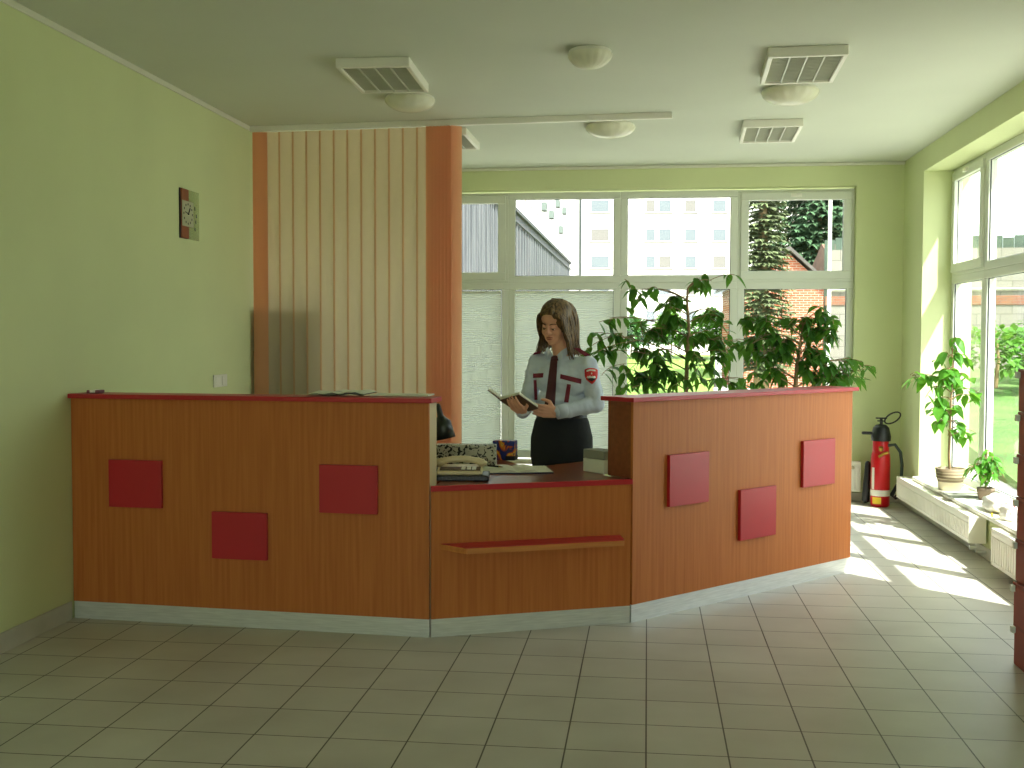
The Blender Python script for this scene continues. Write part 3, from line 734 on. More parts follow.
PM.link(sx.outputs[2], mul.inputs[0]); PM.link(mul.outputs[0], rp.inputs[0]); PM.link(rp.outputs[0], PM.b.inputs['Base Color']); PM.b.inputs['Roughness'].default_value = .6
e = rp.color_ramp.elements; e[0].color = srgb('cfc5a6'); e[1].position = .40; e[1].color = srgb('7a6a50')
for q, c in ((.5, 'b0a486'), (.53, '7a6a50'), (.62, 'b0a486'), (.65, '7a6a50'), (.74, 'b0a486'), (.77, '85745a')): x = e.new(q); x.color = srgb(c)
MB().lathe([(.075, .012), (.085, .016), (.098, .1), (.102, .1), (.106, .125), (.104, .128), (.11, .155), (.108, .158), (.114, .185), (.1, .185), (.098, .17), (.002, .165)], 36).obj('pot', PM.m, fp, label='clay pot with brown and cream bands')
MB().lathe([(.09, 0), (.12, .004), (.13, .016), (.122, .012), (.002, .0105)], 36).obj('saucer', M['white'], fp)
MB().lathe([(.099, .168), (.05, .172), (.002, .174)], 24, caps=False).obj('soil', M['soil'], fp)
# small bushy plant on sill
q = Vector((2.46, 8.28, ZS)); q = Vector((at(990, 488, 8.62).x-.03, 8.62, ZS))
T_ = lambda x, y, k=1, dY=0: (at(x, y, 8.62+dY).x-.03, 8.62+dY, at(x, y, 8.62+dY).z, k)
bp_ = ficus('potted_plant', 'small bushy plant with narrow drooping leaves on the window sill', [(q.x, q.y, ZS+.06), T_(990, 478)[:3], T_(990, 466)[:3], T_(991, 455)[:3]],
    [T_(992, 454, .8), T_(984, 460, .8), T_(1000, 460, .8), T_(979, 466, .7), T_(1004, 466, .6), T_(990, 466, 1), T_(986, 474, .9), T_(998, 474, .9), T_(980, 474, .5), T_(1006, 472, .4)],
    q, 12, zmin=ZS+.01, leafL=.085, leafW=.032, mleaf='leaf2', per=22, spread=.045, trunk_r=(.007, .004))
pot(bp_, .05, .062, .09, M['terracotta'], .006)

# ------------------------------------------------------------------ things on the sill
def crumple(name, c, r, seed, m_, label, cat, sub=4):
    bm = bmesh.new(); bmesh.ops.create_icosphere(bm, subdivisions=sub, radius=1); random.seed(seed)
    from mathutils import noise
    for v in bm.verts:
        p = v.co.normalized(); k = 1+.22*noise.noise(p*2.3+Vector((seed, 0, 0)))+.10*noise.noise(p*6+Vector((0, seed, 0)))
        v.co = Vector((p.x*r[0]*k, p.y*r[1]*k, max(p.z*r[2]*k, -r[2]*.6)+r[2]*.6))
    bm.verts.index_update(); t_ = MB(); t_.add([v.co.copy() for v in bm.verts], [[v.index for v in f.verts] for f in bm.faces], 0, True); bm.free()
    o_ = t_.obj(name, m_, label=label, cat=cat); o_.location = c; return o_
bagm = mat('crumpled_white_plastic', 'eceae2', .35, bump=.4, bscale=25)
crumple('plastic_bag', (2.44, 8.05, ZS), (.1, .2, .075), 3, bagm, 'crumpled white plastic bag lying flat on the sill', 'bag')
b2 = thing('paper_bag', 'upright white paper bag with a red mark at the near end of the sill', 'bag', (2.40, 7.66, ZS), R(20))
sh = crumple('pouch', (0, 0, 0), (.07, .08, .075), 9, bagm, None, None); sh.parent = b2; sh.location = (0, 0, 0)
t = MB(); t.tube([(-.02, -.05, .09), (.0, -.02, .125), (.03, .02, .13), (.02, .04, .1)], .006); t.obj('red_cord', M['redpaint'], b2, label='red cord')
tr_ = thing('flat_tray', 'thin grey tray on the sill under the potted plant saucer side', 'tray', (2.40, 8.80, ZS))
t = MB(); t.bevbox((-.13, -.09, .0), (.13, .09, .006), .002); bars(t, lambda u, d, z: (u, z, d+.006), -.13, .13, -.09, .09, .008, 0, .01); t.obj('tray_body', mat('grey_tray', '9a9c8e', .5), tr_)
gl = thing('glass_jar', 'small clear jar standing behind the striped clay pot', 'jar', (2.5, 9.3, ZS))
MB().lathe([(.035, 0), (.036, .01), (.036, .1), (.03, .115), (.028, .115), (.033, .1), (.033, .012), (.002, .01)], 24).obj('jar_body', plexi(), gl)
pk = thing('pencil', 'yellow pencil on the sill in front of the plastic bag', 'pencil', (2.335, 7.86, ZS+.0055), R(75))
t = MB(); t.tube([(-.08, 0, 0), (.07, 0, 0)], .005, 6); t.tube([(.07, 0, 0), (.085, 0, 0)], [.005, .001], 6); t.obj('shaft', M['yellow'], pk)

# ------------------------------------------------------------------ stacked maroon boxes
names = ['floor', 'second', 'third', 'fourth', 'fifth', 'sixth', 'top']
def maroon_box(loc, rz, label):
    o_ = thing('storage_box', label, 'box', loc, rz, 'maroon boxes stacked on the right'); h = .176
    MB().bevbox((-.2, -.3, 0), (.2, .3, h), .004).obj('carton', M['maroon'], o_)
    MB().bevbox((-.204, -.304, h+.0005), (.204, .304, h+.021), .003).obj('lid', mat('maroon_lid', '8a3a34', .5) if 'maroon_lid' not in bpy.data.materials else bpy.data.materials['maroon_lid'], o_)
    MB().bevbox((-.15, -.3025, .07), (-.06, -.3005, .12), .001).obj('label_card', M['palegreen'], o_, label='pale label card')
    MB().bevbox((-.222, .262, h-.022), (-.2045, .29, h+.008), .002).obj('tab', M['palegreen'], o_, label='pale side tab')
    return o_
ords = ['lowest maroon box of the stack by the right wall, on the floor', 'maroon box second from the floor in the stack by the right wall', 'maroon box third from the floor in the stack by the right wall',
        'maroon box in the middle of the stack by the right wall', 'maroon box third from the top in the stack by the right wall', 'maroon box second from the top in the stack by the right wall', 'topmost maroon box of the stack by the right wall']
random.seed(2)
for k in range(7): maroon_box((1.92+random.uniform(-.006, .006), 5.13+random.uniform(-.01, .01), .0005+k*.199), 0, ords[k])

# ------------------------------------------------------------------ the woman behind the desk
exec_person = True
PY = 7.05
po = Vector((at(560, 400, PY).x, PY, 0))
W = lambda x, y, Y=PY: at(x, y, Y)-po
pe = thing('person', 'woman in pale blue uniform shirt and dark tie reading an open book behind the desk', 'person', po)
hc = W(555.5, 324, 6.99)
HM = Matrix.Translation(hc) @ Matrix.Rotation(R(-24), 4, 'Z') @ Matrix.Rotation(R(20), 4, 'X') @ Matrix.Rotation(R(5), 4, 'Y') @ Matrix.Scale(1.1, 4)
def hp(x, y, z): return HM @ Vector((x, y, z))
bd = MB()
def eb(c, r): bd.ball(c, r, 0, HM, 20, 14)
def hcap(a, b, r0, r1): bd.capsule(hp(*a), hp(*b), r0*1.1, r1*1.1)
eb((0, .012, .045), (.074, .092, .078)); eb((0, -.028, -.005), (.064, .062, .085)); eb((0, -.042, -.06), (.05, .046, .042)); eb((0, -.068, -.088), (.022, .02, .018))
eb((.034, -.055, -.028), (.026, .026, .028)); eb((-.034, -.055, -.028), (.026, .026, .028)); eb((0, -.07, .05), (.05, .024, .034))
hcap((0, -.088, .022), (0, -.103, -.02), .007, .0095); eb((.010, -.094, -.024), (.009, .01, .008)); eb((-.010, -.094, -.024), (.009, .01, .008))
eb((0, -.082, -.054), (.022, .014, .012))
for s in (-1, 1): eb((s*.075, .012, -.005), (.01, .02, .032))
neck0 = W(564, 362, 7.04); bd.capsule(hp(0, .02, -.05), neck0, .056, .062)
shL, shR = W(588, 366, 6.99), W(538, 362, 7.09)
elL, wrL = W(596, 404, 6.97), W(556, 412.5, 6.84)
elR, wrR = W(527, 404, 7.06), W(522.5, 412, 6.80)
ch = W(562, 382, 7.05); wa = W(562, 412, 7.05); hip = W(561, 440, 7.05)
bd.capsule(neck0, ch, .055, .075); bd.capsule(shL, shR, .045, .045); bd.capsule(ch, wa, .075, .075); bd.capsule(wa, hip, .075, .12)
bd.capsule(shL, elL, .047, .038); bd.capsule(elL, wrL, .038, .025); bd.capsule(shR, elR, .047, .038); bd.capsule(elR, wrR, .038, .025)
for s in (-1, 1):
    hj = Vector((hip.x+s*.085, 0, .92)); kn = Vector((hip.x+s*.08, -.01, .50)); an = Vector((hip.x+s*.085, .02, .13)); toe = Vector((hip.x+s*.09, -.12, .045))
    bd.capsule(hip, hj, .12, .09); bd.capsule(hj, kn, .085, .055); bd.capsule(kn, an, .055, .034); bd.capsule(an, toe, .034, .028)
# hands: four bent fingers and a thumb each
def hand(wr, kdir, spread, nrm, fl, thumb_side, curl, bend=.0):
    """kdir: wrist->knuckles, spread: index side direction, nrm: palm side (fingers curl towards it)"""
    kdir = kdir.normalized(); nrm = (nrm-kdir*nrm.dot(kdir)).normalized(); sp = kdir.cross(nrm)
    if sp.dot(spread) < 0: sp = -sp
    pal = .082
    for i, u in enumerate((-.5, -.17, .17, .5)):
        k = wr+kdir*(pal-.006*abs(u)*2)+sp*(u*.062); bd.capsule(wr+sp*(u*.036)+kdir*.005, k, .017, .0125)
        Ls = (.038, .027, .02); sc_ = (.85, .97, 1.05, .95)[i] ; d = kdir.copy(); p_ = k
        for j in range(3):
            ang = curl[j]*(1+.12*(1.5-i)*.5); d = (d*math.cos(ang)+nrm*math.sin(ang)).normalized(); q_ = p_+d*Ls[j]*sc_
            nrm2 = nrm-d*nrm.dot(d); bd.capsule(p_, q_, .0098-.0011*j, .0092-.0012*j); p_ = q_
    tb_ = wr+kdir*.025+sp*.026; t1 = tb_+(sp*.75+kdir*.5+nrm*.35).normalized()*.042; t2 = t1+(kdir*.8+sp*.15+nrm*.45).normalized()*.032; t3 = t2+(kdir*.85+nrm*.45-sp*.15).normalized()*.025
    bd.capsule(tb_, t1, .0155, .0125); bd.capsule(t1, t2, .012, .0105); bd.capsule(t2, t3, .0105, .0085)
# her left hand reaches under the book from the right, palm up; her right hand supports the cover, fingers in front
hand(wrL, W(541, 410.5, 6.83)-wrL, Vector((0, -.1, 1)), Vector((-.1, 1, .15)), 1, 1, (.2, .3, .25))
hand(wrR, W(513, 404, 6.70)-wrR, Vector((.6, -.2, .6)), Vector((.15, .8, .55)), 1, 1, (.2, .28, .25))
body = remesh(bd, 'body', M['skin'], .0042, 7, pe, .5)
# face details
for s in (-1, 1):
    t = MB(); t.ball((s*.029, -.0795, .004), (.0125, .0085, .0075), 0, HM); eo = t.obj('eye', M['eyew'], pe)
    t = MB(); t.ball((s*.029, -.0868, -.001), (.0065, .003, .005), 0, HM); t.obj('iris', M['brow'], eo, label='dark iris')
    t = MB(); t.ball((s*.029, -.0795, .0075), (.0142, .0105, .0082), 0, HM); t.obj('eyelid', M['skin'], eo)
    t = MB(); t.tube([hp(s*(.015+.028*i/6), -.0885+.010*(i/6)**2, .0015+.002*(i/3-1)**2) for i in range(7)], .0018, 6); t.obj('eyelash', M['brow'], eo, label='dark lashes')
    t = MB(); t.tube([hp(s*(.013+.036*i/6), -.0945+.02*(i/6)**2, .027+.006*math.sin(PI*i/6)) for i in range(7)], [.0022, .003, .003, .0028, .0025, .002, .0012], 6); t.obj('eyebrow', M['brow'], pe, label='brown eyebrow')
t = MB()
for z, k in ((-.0505, 1), (-.0575, 1.1)): t.tube([hp(-.021+.042*i/8, -.0935+.010*abs(i/4-1)**2, z+.002*(1-abs(i/4-1))*(1 if k == 1 else -1)) for i in range(9)], [.001, .003, .0042*k, .0044*k, .004*k, .0044*k, .0042*k, .003, .001], 8)
t.obj('mouth', M['lip'], pe, label='rosy closed lips')
# hair
hr = MB(); random.seed(21)
hr.ball((0, .02, .058), (.09, .102, .084), 0, HM, 24, 16); hr.ball((0, .055, -.01), (.082, .072, .1), 0, HM, 20, 14)
def lock(pts, r0, r1): 
    P_ = [hp(*p) for p in pts]; n = 12; out = []
    for i in range(n+1):
        t_ = i/n*(len(P_)-1); k = min(int(t_), len(P_)-2); f_ = t_-k
        p0, p1, p2, p3 = P_[max(k-1, 0)], P_[k], P_[k+1], P_[min(k+2, len(P_)-1)]
        out.append(.5*((2*p1)+(p2-p0)*f_+(2*p0-5*p1+4*p2-p3)*f_*f_+(3*p1-p0-3*p2+p3)*f_**3))
    hr.tube(out, [r0+(r1-r0)*(i/n)**1.5 for i in range(n+1)], 7)
hr.ball((.070, .02, -.02), (.022, .062, .10), 0, HM); hr.ball((-.068, .025, -.02), (.018, .055, .095), 0, HM); hr.ball((.066, .035, -.10), (.026, .05, .06), 0, HM); hr.ball((-.064, .035, -.10), (.022, .045, .055), 0, HM)
for s in (-1, 1):
    for i in range(64):
        a = (i+random.random()*.8)/64; y0 = -.072+.16*a; w0 = .088 if s > 0 else .081
        k = random.uniform(-.006, .006); wv = random.uniform(-.008, .008); flip = random.uniform(.0, .035)
        ez = -.145-random.uniform(0, .05)-.01*a
        lock([(.014+s*.006+random.uniform(-.003, .003), y0*.8+.005, .134-.9*y0*y0*6-.01*abs(y0)*4), (s*(.050+k*.5)+.004, y0*.95-.014*(1-a), .108-.25*abs(y0-.02)), (s*(w0-.008+k), y0*.98, .055), (s*(w0+k), y0+.006, -.01), (s*(w0+.002+wv), y0*.8+.012, -.075), (s*(w0+.004+flip*.4+wv), y0*.75+.004, ez+.04), (s*(w0+.012+flip), y0*.7-.008, ez)], .0075, .002)
for i in range(26):                                           # swept fringe
    a = (i+random.random()*.6)/26; s = -1 if i < 9 else 1
    q_ = a/.35 if s < 0 else (a-.35)/.65
    x1 = s*(.072-.012*q_) if s < 0 else s*(.040+.036*q_)
    yq = -.062+.05*q_
    lock([(.016, yq+.004, .128-.12*abs(q_-.3)*.2), (x1*.55+.006, yq-.026, .100), (x1*.95, yq-.022+.012*abs(x1)/.08, .062), (x1*1.1+s*.004, yq-.004, .022), (x1*1.12+s*.008, yq+.01, -.03)], .0068, .002)
for i in range(44):
    a = (random.random()-.5)*2; k = random.uniform(-.006, .006)
    lock([(a*.03, .045, .131), (a*.07, .10+k, .075), (a*.085, .121+k, -.02), (a*.09, .108+k, -.09), (a*.095, .09+k, -.15-random.uniform(0, .04)), (a*.11, .085+k, -.175-random.uniform(0, .03))], .010, .003)
hr.obj('hair', M['hairm'], pe, label='shoulder-length brown hair with lighter strands')

# shirt
st = MB()
U = Vector
st.capsule(W(564, 360, 7.05), W(562, 378, 7.04), .075, .118); st.capsule(W(582, 367, 7.0), W(544, 363, 7.08), .062, .06)
st.capsule(W(575, 380, 7.02), W(551, 379, 7.03), .098, .095); st.capsule(W(572, 402, 7.03), W(551.5, 402, 7.03), .092, .092); st.capsule(W(572, 417, 7.04), W(552, 417, 7.04), .088, .086)
st.ball(W(575, 386, 6.965), (.06, .05, .06)); st.ball(W(553, 384, 6.985), (.055, .045, .055))
st.capsule(shL, elL, .064, .056); st.capsule(elL, elL.lerp(wrL, .5), .056, .05); st.capsule(elL.lerp(wrL, .5), elL.lerp(wrL, .93), .05, .042)
st.capsule(shR, elR, .062, .056); st.capsule(elR, elR.lerp(wrR, .5), .055, .05); st.capsule(elR.lerp(wrR, .5), elR.lerp(wrR, .93), .05, .042)
so = remesh(st, 'shirt', M['shirt'], .0075, 5, pe, .5, disp=.016, dscale=.05, label='pale blue long-sleeved uniform shirt')
# cuffs
for wr_, el_ in ((wrL, elL), (wrR, elR)):
    d = (wr_-el_).normalized(); a = wr_-d*.07; b = wr_-d*.008
    MB().tube([a, a.lerp(b, .1), b, b-d*.004], [.043, .046, .044, .03], 20).obj('cuff', M['shirt'], so)
# bvh of shirt to lay trim on its front
from mathutils.bvhtree import BVHTree
bv = BVHTree.FromPolygons([v.co.copy() for v in so.data.vertices], [tuple(p.vertices) for p in so.data.polygons])
bvb = BVHTree.FromPolygons([v.co.copy() for v in body.data.vertices], [tuple(p.vertices) for p in body.data.polygons])
def on_shirt(x, y, lift=.004, both=False):
    d = ray(x, y).normalized(); h = [q for q in ((bv.ray_cast(CAM-po, d),)+((bvb.ray_cast(CAM-po, d),) if both else ())) if q[0] is not None]
    if not h: return W(x, y, 6.99)
    return min(h, key=lambda q: q[3])[0]-d*lift
def ribbon(pix, name, m_, par, nu=8, nv=6, lift=.004, th=.004, **kw):
    """pix: four photo corners (tl, tr, br, bl) laid onto the cloth surface"""
    tl, tr2, br_, bl_ = [Vector((*p, 0)) for p in pix]; vs = []
    for j in range(nv+1):
        for i in range(nu+1):
            p_ = tl.lerp(tr2, i/nu).lerp(bl_.lerp(br_, i/nu), j/nv); vs.append(on_shirt(p_.x, p_.y, lift))
    w_ = nu+1; dback = ray(550, 380).normalized()*th
    k = len(vs); v2 = [v+dback for v in vs]
    fs = [(j*w_+i, (j+1)*w_+i, (j+1)*w_+i+1, j*w_+i+1) for j in range(nv) for i in range(nu)]
    rim = [(0*w_+i) for i in range(nu)]+[j*w_+nu for j in range(nv)]+[nv*w_+i for i in range(nu, 0, -1)]+[j*w_ for j in range(nv, 0, -1)]
    n = len(rim); fs2 = [(rim[i], rim[(i+1) % n], k+rim[(i+1) % n], k+rim[i]) for i in range(n)]
    mb = MB(); mb.add(vs+v2, fs+fs2+[tuple(k+i for i in f[::-1]) for f in fs], 0, True); return mb.obj(name, m_, par, **kw)
ribbon([(551.5, 355.5), (557, 355.5), (558.5, 360.5), (550.5, 360.5)], 'tie_knot', M['tie'], pe, 6, 5, .014, .012, label='dark maroon tie knot')
ribbon([(550.5, 360), (557.5, 360), (555, 405), (544.5, 405)], 'tie', M['tie'], pe, 6, 14, .010, .005, label='dark maroon tie')
ribbon([(533, 373.5), (543.5, 373), (543, 377.5), (533, 378)], 'pocket_flap', M['maroonf'], so, label='maroon pocket flap')
ribbon([(560.5, 374), (581.5, 379), (581, 384), (560, 378.5)], 'pocket_flap', M['maroonf'], so, label='maroon pocket flap')
ribbon([(533.5, 380), (536.5, 380), (537.5, 400), (534.5, 400)], 'pocket_strip', M['maroonf'], so, label='maroon pocket strip')
ribbon([(567, 384), (571, 384.5), (568.5, 402.5), (564, 402)], 'pocket_strip', M['maroonf'], so, label='maroon pocket strip')
ribbon([(573.5, 348), (579, 348), (591, 355), (585, 356.5)], 'epaulette', M['maroonf'], so, 10, 4, .006, .006, label='maroon shoulder strap')
ribbon([(534, 352.5), (541, 351), (540, 353.5), (533, 355)], 'epaulette', M['maroonf'], so, 10, 4, .006, .006, label='maroon shoulder strap')
# sleeve badge: red shield, pale border, black figure band
def shield(pts, name, m_, par, lift, **kw):
    n = len(pts); cx_, cy_2 = sum(p[0] for p in pts)/n, sum(p[1] for p in pts)/n; vs = []
    for k in (1, .66, .33): vs += [on_shirt(cx_+(x-cx_)*k, cy_2+(y-cy_2)*k, lift) for x, y in pts]
    vs.append(on_shirt(cx_, cy_2, lift)); d = ray(590, 375).normalized()*.003
    fs = [(r*n+i, r*n+(i+1) % n, (r+1)*n+(i+1) % n, (r+1)*n+i) for r in range(2) for i in range(n)]+[(2*n+i, 2*n+(i+1) % n, 3*n) for i in range(n)]
    mb = MB(); mb.add(vs+[v+d for v in vs[:n]], fs+[(i, 3*n+1+i, 3*n+1+(i+1) % n, (i+1) % n) for i in range(n)], 0, True); return mb.obj(name, m_, par, **kw)
S0 = [(584.5, 369.5), (588, 368.2), (591.5, 368), (595, 368.4), (597.8, 369.8), (597.8, 374), (597.3, 378), (595, 381.5), (592, 384.3), (589, 382), (586, 379.5), (584.8, 376)]
cx, cy = 591.2, 375
sc2 = lambda k: [(cx+(x-cx)*k, cy+(y-cy)*k) for x, y in S0]
bg = shield(S0, 'badge', M['patchr'], so, .007, label='red shield badge on the sleeve')
shield([(586.5, 370.3), (590, 369.2), (595.5, 369.8), (595.5, 371.3), (590, 370.8), (586.5, 371.9)], 'badge_scroll', M['patchw'], bg, .0095, label='pale scroll on top of the badge')
shield([(586.8, 377.2), (595.8, 377.2), (595.2, 379.6), (592, 381.6), (588.2, 379.8)], 'badge_figure', M['patchk'], bg, .0095, label='dark shape on the badge')
shield([(586.6, 377.6), (587.4, 375.9), (588.6, 376.8), (589.8, 375.5), (591.2, 376.7), (592.6, 375.6), (593.8, 376.8), (595, 375.8), (596, 377.7), (594.5, 378.3), (591, 377.9), (588, 378.3)], 'badge_skyline', M['patchw'], bg, .0115, label='pale jagged line on the badge')
shield([(591.2, 372.6), (592.1, 372.6), (592.3, 374.2), (591, 374.2)], 'badge_spire', M['patchw'], bg, .0095, label='pale spire on the badge')
# collar wings
for pts in ([(547.5, 347.5), (551, 351), (553, 356), (546.5, 360.5), (544.5, 353)], [(561, 351), (568, 346.5), (570.5, 350.5), (563, 360), (556.5, 355.5)]):
    vs = [on_shirt(x, y, .011, True) for x, y in pts]
    c = sum(vs, Vector())/len(vs); n = len(vs); d = ray(560, 352).normalized()*.006; mb = MB()
    mb.add(vs+[v+d for v in vs], [tuple(range(n))[::-1], tuple(range(n, 2*n))]+[(i, (i+1) % n, n+(i+1) % n, n+i) for i in range(n)]); co = mb.obj('collar', M['shirt'], so)
MB().lathe([(.068, -.02), (.066, .012), (.06, .03), (.056, .03), (.06, -.02)], 28, 0, Matrix.Translation(neck0+Vector((0, 0, .02))) @ Matrix.Rotation(R(12), 4, 'X'), caps=False).obj('collar_band', M['shirt'], so)
# skirt
sk = MB(); zt2, zb2 = W(561, 416).z, .62
prof = [(.148, zb2), (.152, zb2), (.178, .78), (.176, .9), (.155, 1.0), (.142, zt2), (.138, zt2)]
sk.lathe(prof, 48, 0, Matrix.Translation((hip.x+.005, -.01, 0)), sx=1.12, sy=.86); sko = sk.obj('skirt', M['skirtm'], pe, label='black knee-length skirt')
MB().lathe([(.144, zt2-.012), (.146, zt2+.018), (.14, zt2+.02)], 48, 0, Matrix.Translation((hip.x+.005, -.01, 0)), sx=1.12, sy=.88, caps=False).obj('belt', M['black'], sko, label='black belt')
for s in (-1, 1):
    shp = MB(); shp.capsule((hip.x+s*.085, .03, .09), (hip.x+s*.09, -.13, .035), .042, .034); shp.capsule((hip.x+s*.085, .05, .005), (hip.x+s*.085, .045, .08), .012, .03); remesh(shp, 'shoe', M['black'], .006, 3, pe, label='black heeled shoe')

# the open book she holds
bk = thing('open_book', 'open hardback book held in both hands by the woman', 'book', at(515, 402, 6.8))
bo_ = at(515, 402, 6.8); K = lambda x, y, Y: at(x, y, Y)-bo_
def board(c4, th, m_, name, **kw):
    c4 = [Vector(c) for c in c4]; nn = (c4[1]-c4[0]).cross(c4[3]-c4[0]).normalized()*th; mb = MB()
    mb.add(c4+[c+nn for c in c4], [(0, 3, 2, 1), (4, 5, 6, 7), (0, 1, 5, 4), (1, 2, 6, 5), (2, 3, 7, 6), (3, 0, 4, 7)]); return mb.obj(name, m_, bk, **kw)
c1 = [K(499.5, 400, 6.73), K(519, 394.5, 6.69), K(538.5, 408, 6.76), K(520, 413.5, 6.83)]
board(c1, -.004, M['bookc'], 'cover', label='brown front cover')
up = Vector((0, .6, .8))*.006
c2 = [c+up for c in c1]; cc = sum(c2, Vector())/4; c2 = [cc+(c-cc)*.97 for c in c2]
board(c2, .016, M['paper'], 'page_block', label='white page block')
c3 = [K(500.5, 399, 6.755), K(520, 393.5, 6.835), K(510, 390, 7.02)+Vector((0, 0, .0)), K(488.5, 389.2, 6.86)]
c3 = [K(500.5, 399.5, 6.755), K(501.5, 397.8, 6.835), K(489.2, 388.4, 6.84), K(488, 389.8, 6.76)]
board(c3, -.006, M['bookc'], 'cover', label='brown cover seen edge on'); board([c+Vector((.004, .0, .007)) for c in c3], -.006, M['paper'], 'page_block', label='white page block')

# ------------------------------------------------------------------ outdoors
GZ = -.25
lawn = mat('lawn_grass', '7c9c3c', .95, scale=3, col2='5d7f2c', bump=.5, bscale=30)
asph = mat('pale_asphalt', 'b5b2a8', .9, var=.06, scale=4)
structure('ground', MB().box((-60, YB+.36, GZ-.2), (60, 140, GZ)).box((XO+.02, YF-6, GZ-.2), (60, YB+.36, GZ)).box((-60, YF-30, GZ-.2), (60, YF-.32, GZ)), asph, 'pale asphalt yard outside the building', 'ground')
mb = MB(); LP = [(-2.6, 28, GZ+.003), (1.6, 28, GZ+.003), (3.7, 62, .62), (-4.2, 62, .62)]
mb.add(LP+[(x, y, GZ+.001) for x, y, z in LP], [(0, 1, 2, 3), (7, 6, 5, 4), (0, 4, 5, 1), (1, 5, 6, 2), (2, 6, 7, 3), (3, 7, 4, 0)])
mb.obj('lawn', lawn, label='bright green lawn outside the back windows', cat='lawn', kind='stuff')
# grass bank to the right
mb = MB(); mb.add([(4.2, 12, GZ), (16, 9, GZ), (20, 28, .75), (5.8, 31, .75), (4.2, 12, GZ-.1), (16, 9, GZ-.1), (20, 28, GZ-.1), (5.8, 31, GZ-.1)], [(0, 1, 2, 3), (7, 6, 5, 4), (0, 4, 5, 1), (1, 5, 6, 2), (2, 6, 7, 3), (3, 7, 4, 0)])
mb.obj('grass_bank', mat('bank_grass', '5c7838', .95, scale=1.2, col2='43602a', bump=.5, bscale=30), label='sunlit grass bank outside the right window', cat='grass', kind='stuff')
# boundary wall and fence
bw = thing('boundary_wall', 'pale block wall with a brick band beyond the grass bank', 'wall', (14, 31.3, .4), R(-5))
MB().box((-9, 0, 0), (9, .3, 2.05)).box((-9, .02, 2.3), (9, .3, 3.6)).obj('block_wall', brick_mat('pale_block', '8f8b80', '868176', '6e6a60', .6, .3, .012), bw)
MB().bevbox((-9.1, -.03, 2.05), (9.1, .3, 2.3), .01).obj('brick_band', brick_mat('brick_coping', '94644a', '875640', '7c6e60'), bw, label='brick band'); MB().tube([(-9, -.05, 2.48), (9, -.05, 2.48)], .04, 8).obj('pipe', M['grille'], bw)
fn = thing('slat_fence', 'dark fence with light posts rising just above the block wall', 'fence', (14, 32.2, .4), R(-5)); t = MB()
for k in range(60): t.box((-9+k*.3, 0, 0), (-9+k*.3+.29, .03, 3.95+.06*(k % 2)))
t.obj('board', mat('dark_fence', '4a5a4c', .8, var=.2, scale=2), fn)
t = MB(); t.tube([(-3.3, -.08, 0), (-3.3, -.08, 4.1)], .06); t.obj('post', M['white'], fn)
from mathutils import noise as _ns
def bush(c, r, seed, label, m_, group='shrubs in the yard', n=700, L=.22):
    random.seed(seed); o_ = thing('shrub', label, 'shrub', c, group=group)
    MB().tube([(0, 0, 0), (.05, 0, r[2]*.5), (.0, .05, r[2])], [.05, .035, .015], 6).obj('stem', M['bark'], o_); fo = MB()
    for _ in range(n):
        a = random.random()*2*PI; z = random.uniform(-.5, 1); q_ = math.sqrt(1-min(1, z*z)); k = random.uniform(.55, 1)*(1+.25*_ns.noise(Vector((a*1.5, z*2, seed))))
        p_ = Vector((math.cos(a)*q_*r[0]*k, math.sin(a)*q_*r[1]*k, r[2]*.55+z*k*r[2]*.5))
        if p_.z < .16: p_.z = .16+.1*random.random()
        leaf_into(fo, p_, Vector((math.cos(a)*q_+random.gauss(0, .4), math.sin(a)*q_+random.gauss(0, .4), z*.5+random.gauss(0, .3))), Vector((0, 0, 1)), L, L*.55)
    fo.obj('foliage', m_, o_, kind='stuff')
gm = translucent('shrub_leaf', '4f7d2c', .25, '7aa838', var=.35, scale=3)
gm2 = translucent('shrub_leaf_dark', '3f6a34', .2, '5e8c38', var=.35, scale=3)
for px_, r_, sd, l_, mm in ((631, (.92, 1.0, 1.9), 31, 'shrub at the left end of the row on the lawn', gm2), (671, (.92, 1.1, 2.1), 32, 'middle shrub of the row on the lawn just left of the ficus stem', gm), (711, (.9, 1.0, 2.3), 33, 'tall light green shrub on the lawn right of the ficus stem', gm)):
    bush((at(px_, 340, 57).x, 57, .56), r_, sd, l_, mm, n=1500, L=.3)
bush((7.2, 24.2, .5), (1.4, 1.1, 1.2), 35, 'loose shrub on the grass bank near the house corner', gm)
bush((9.6, 26.5, .68), (1.8, 1.2, 1.3), 36, 'wide shrub on the grass bank', gm, n=900)
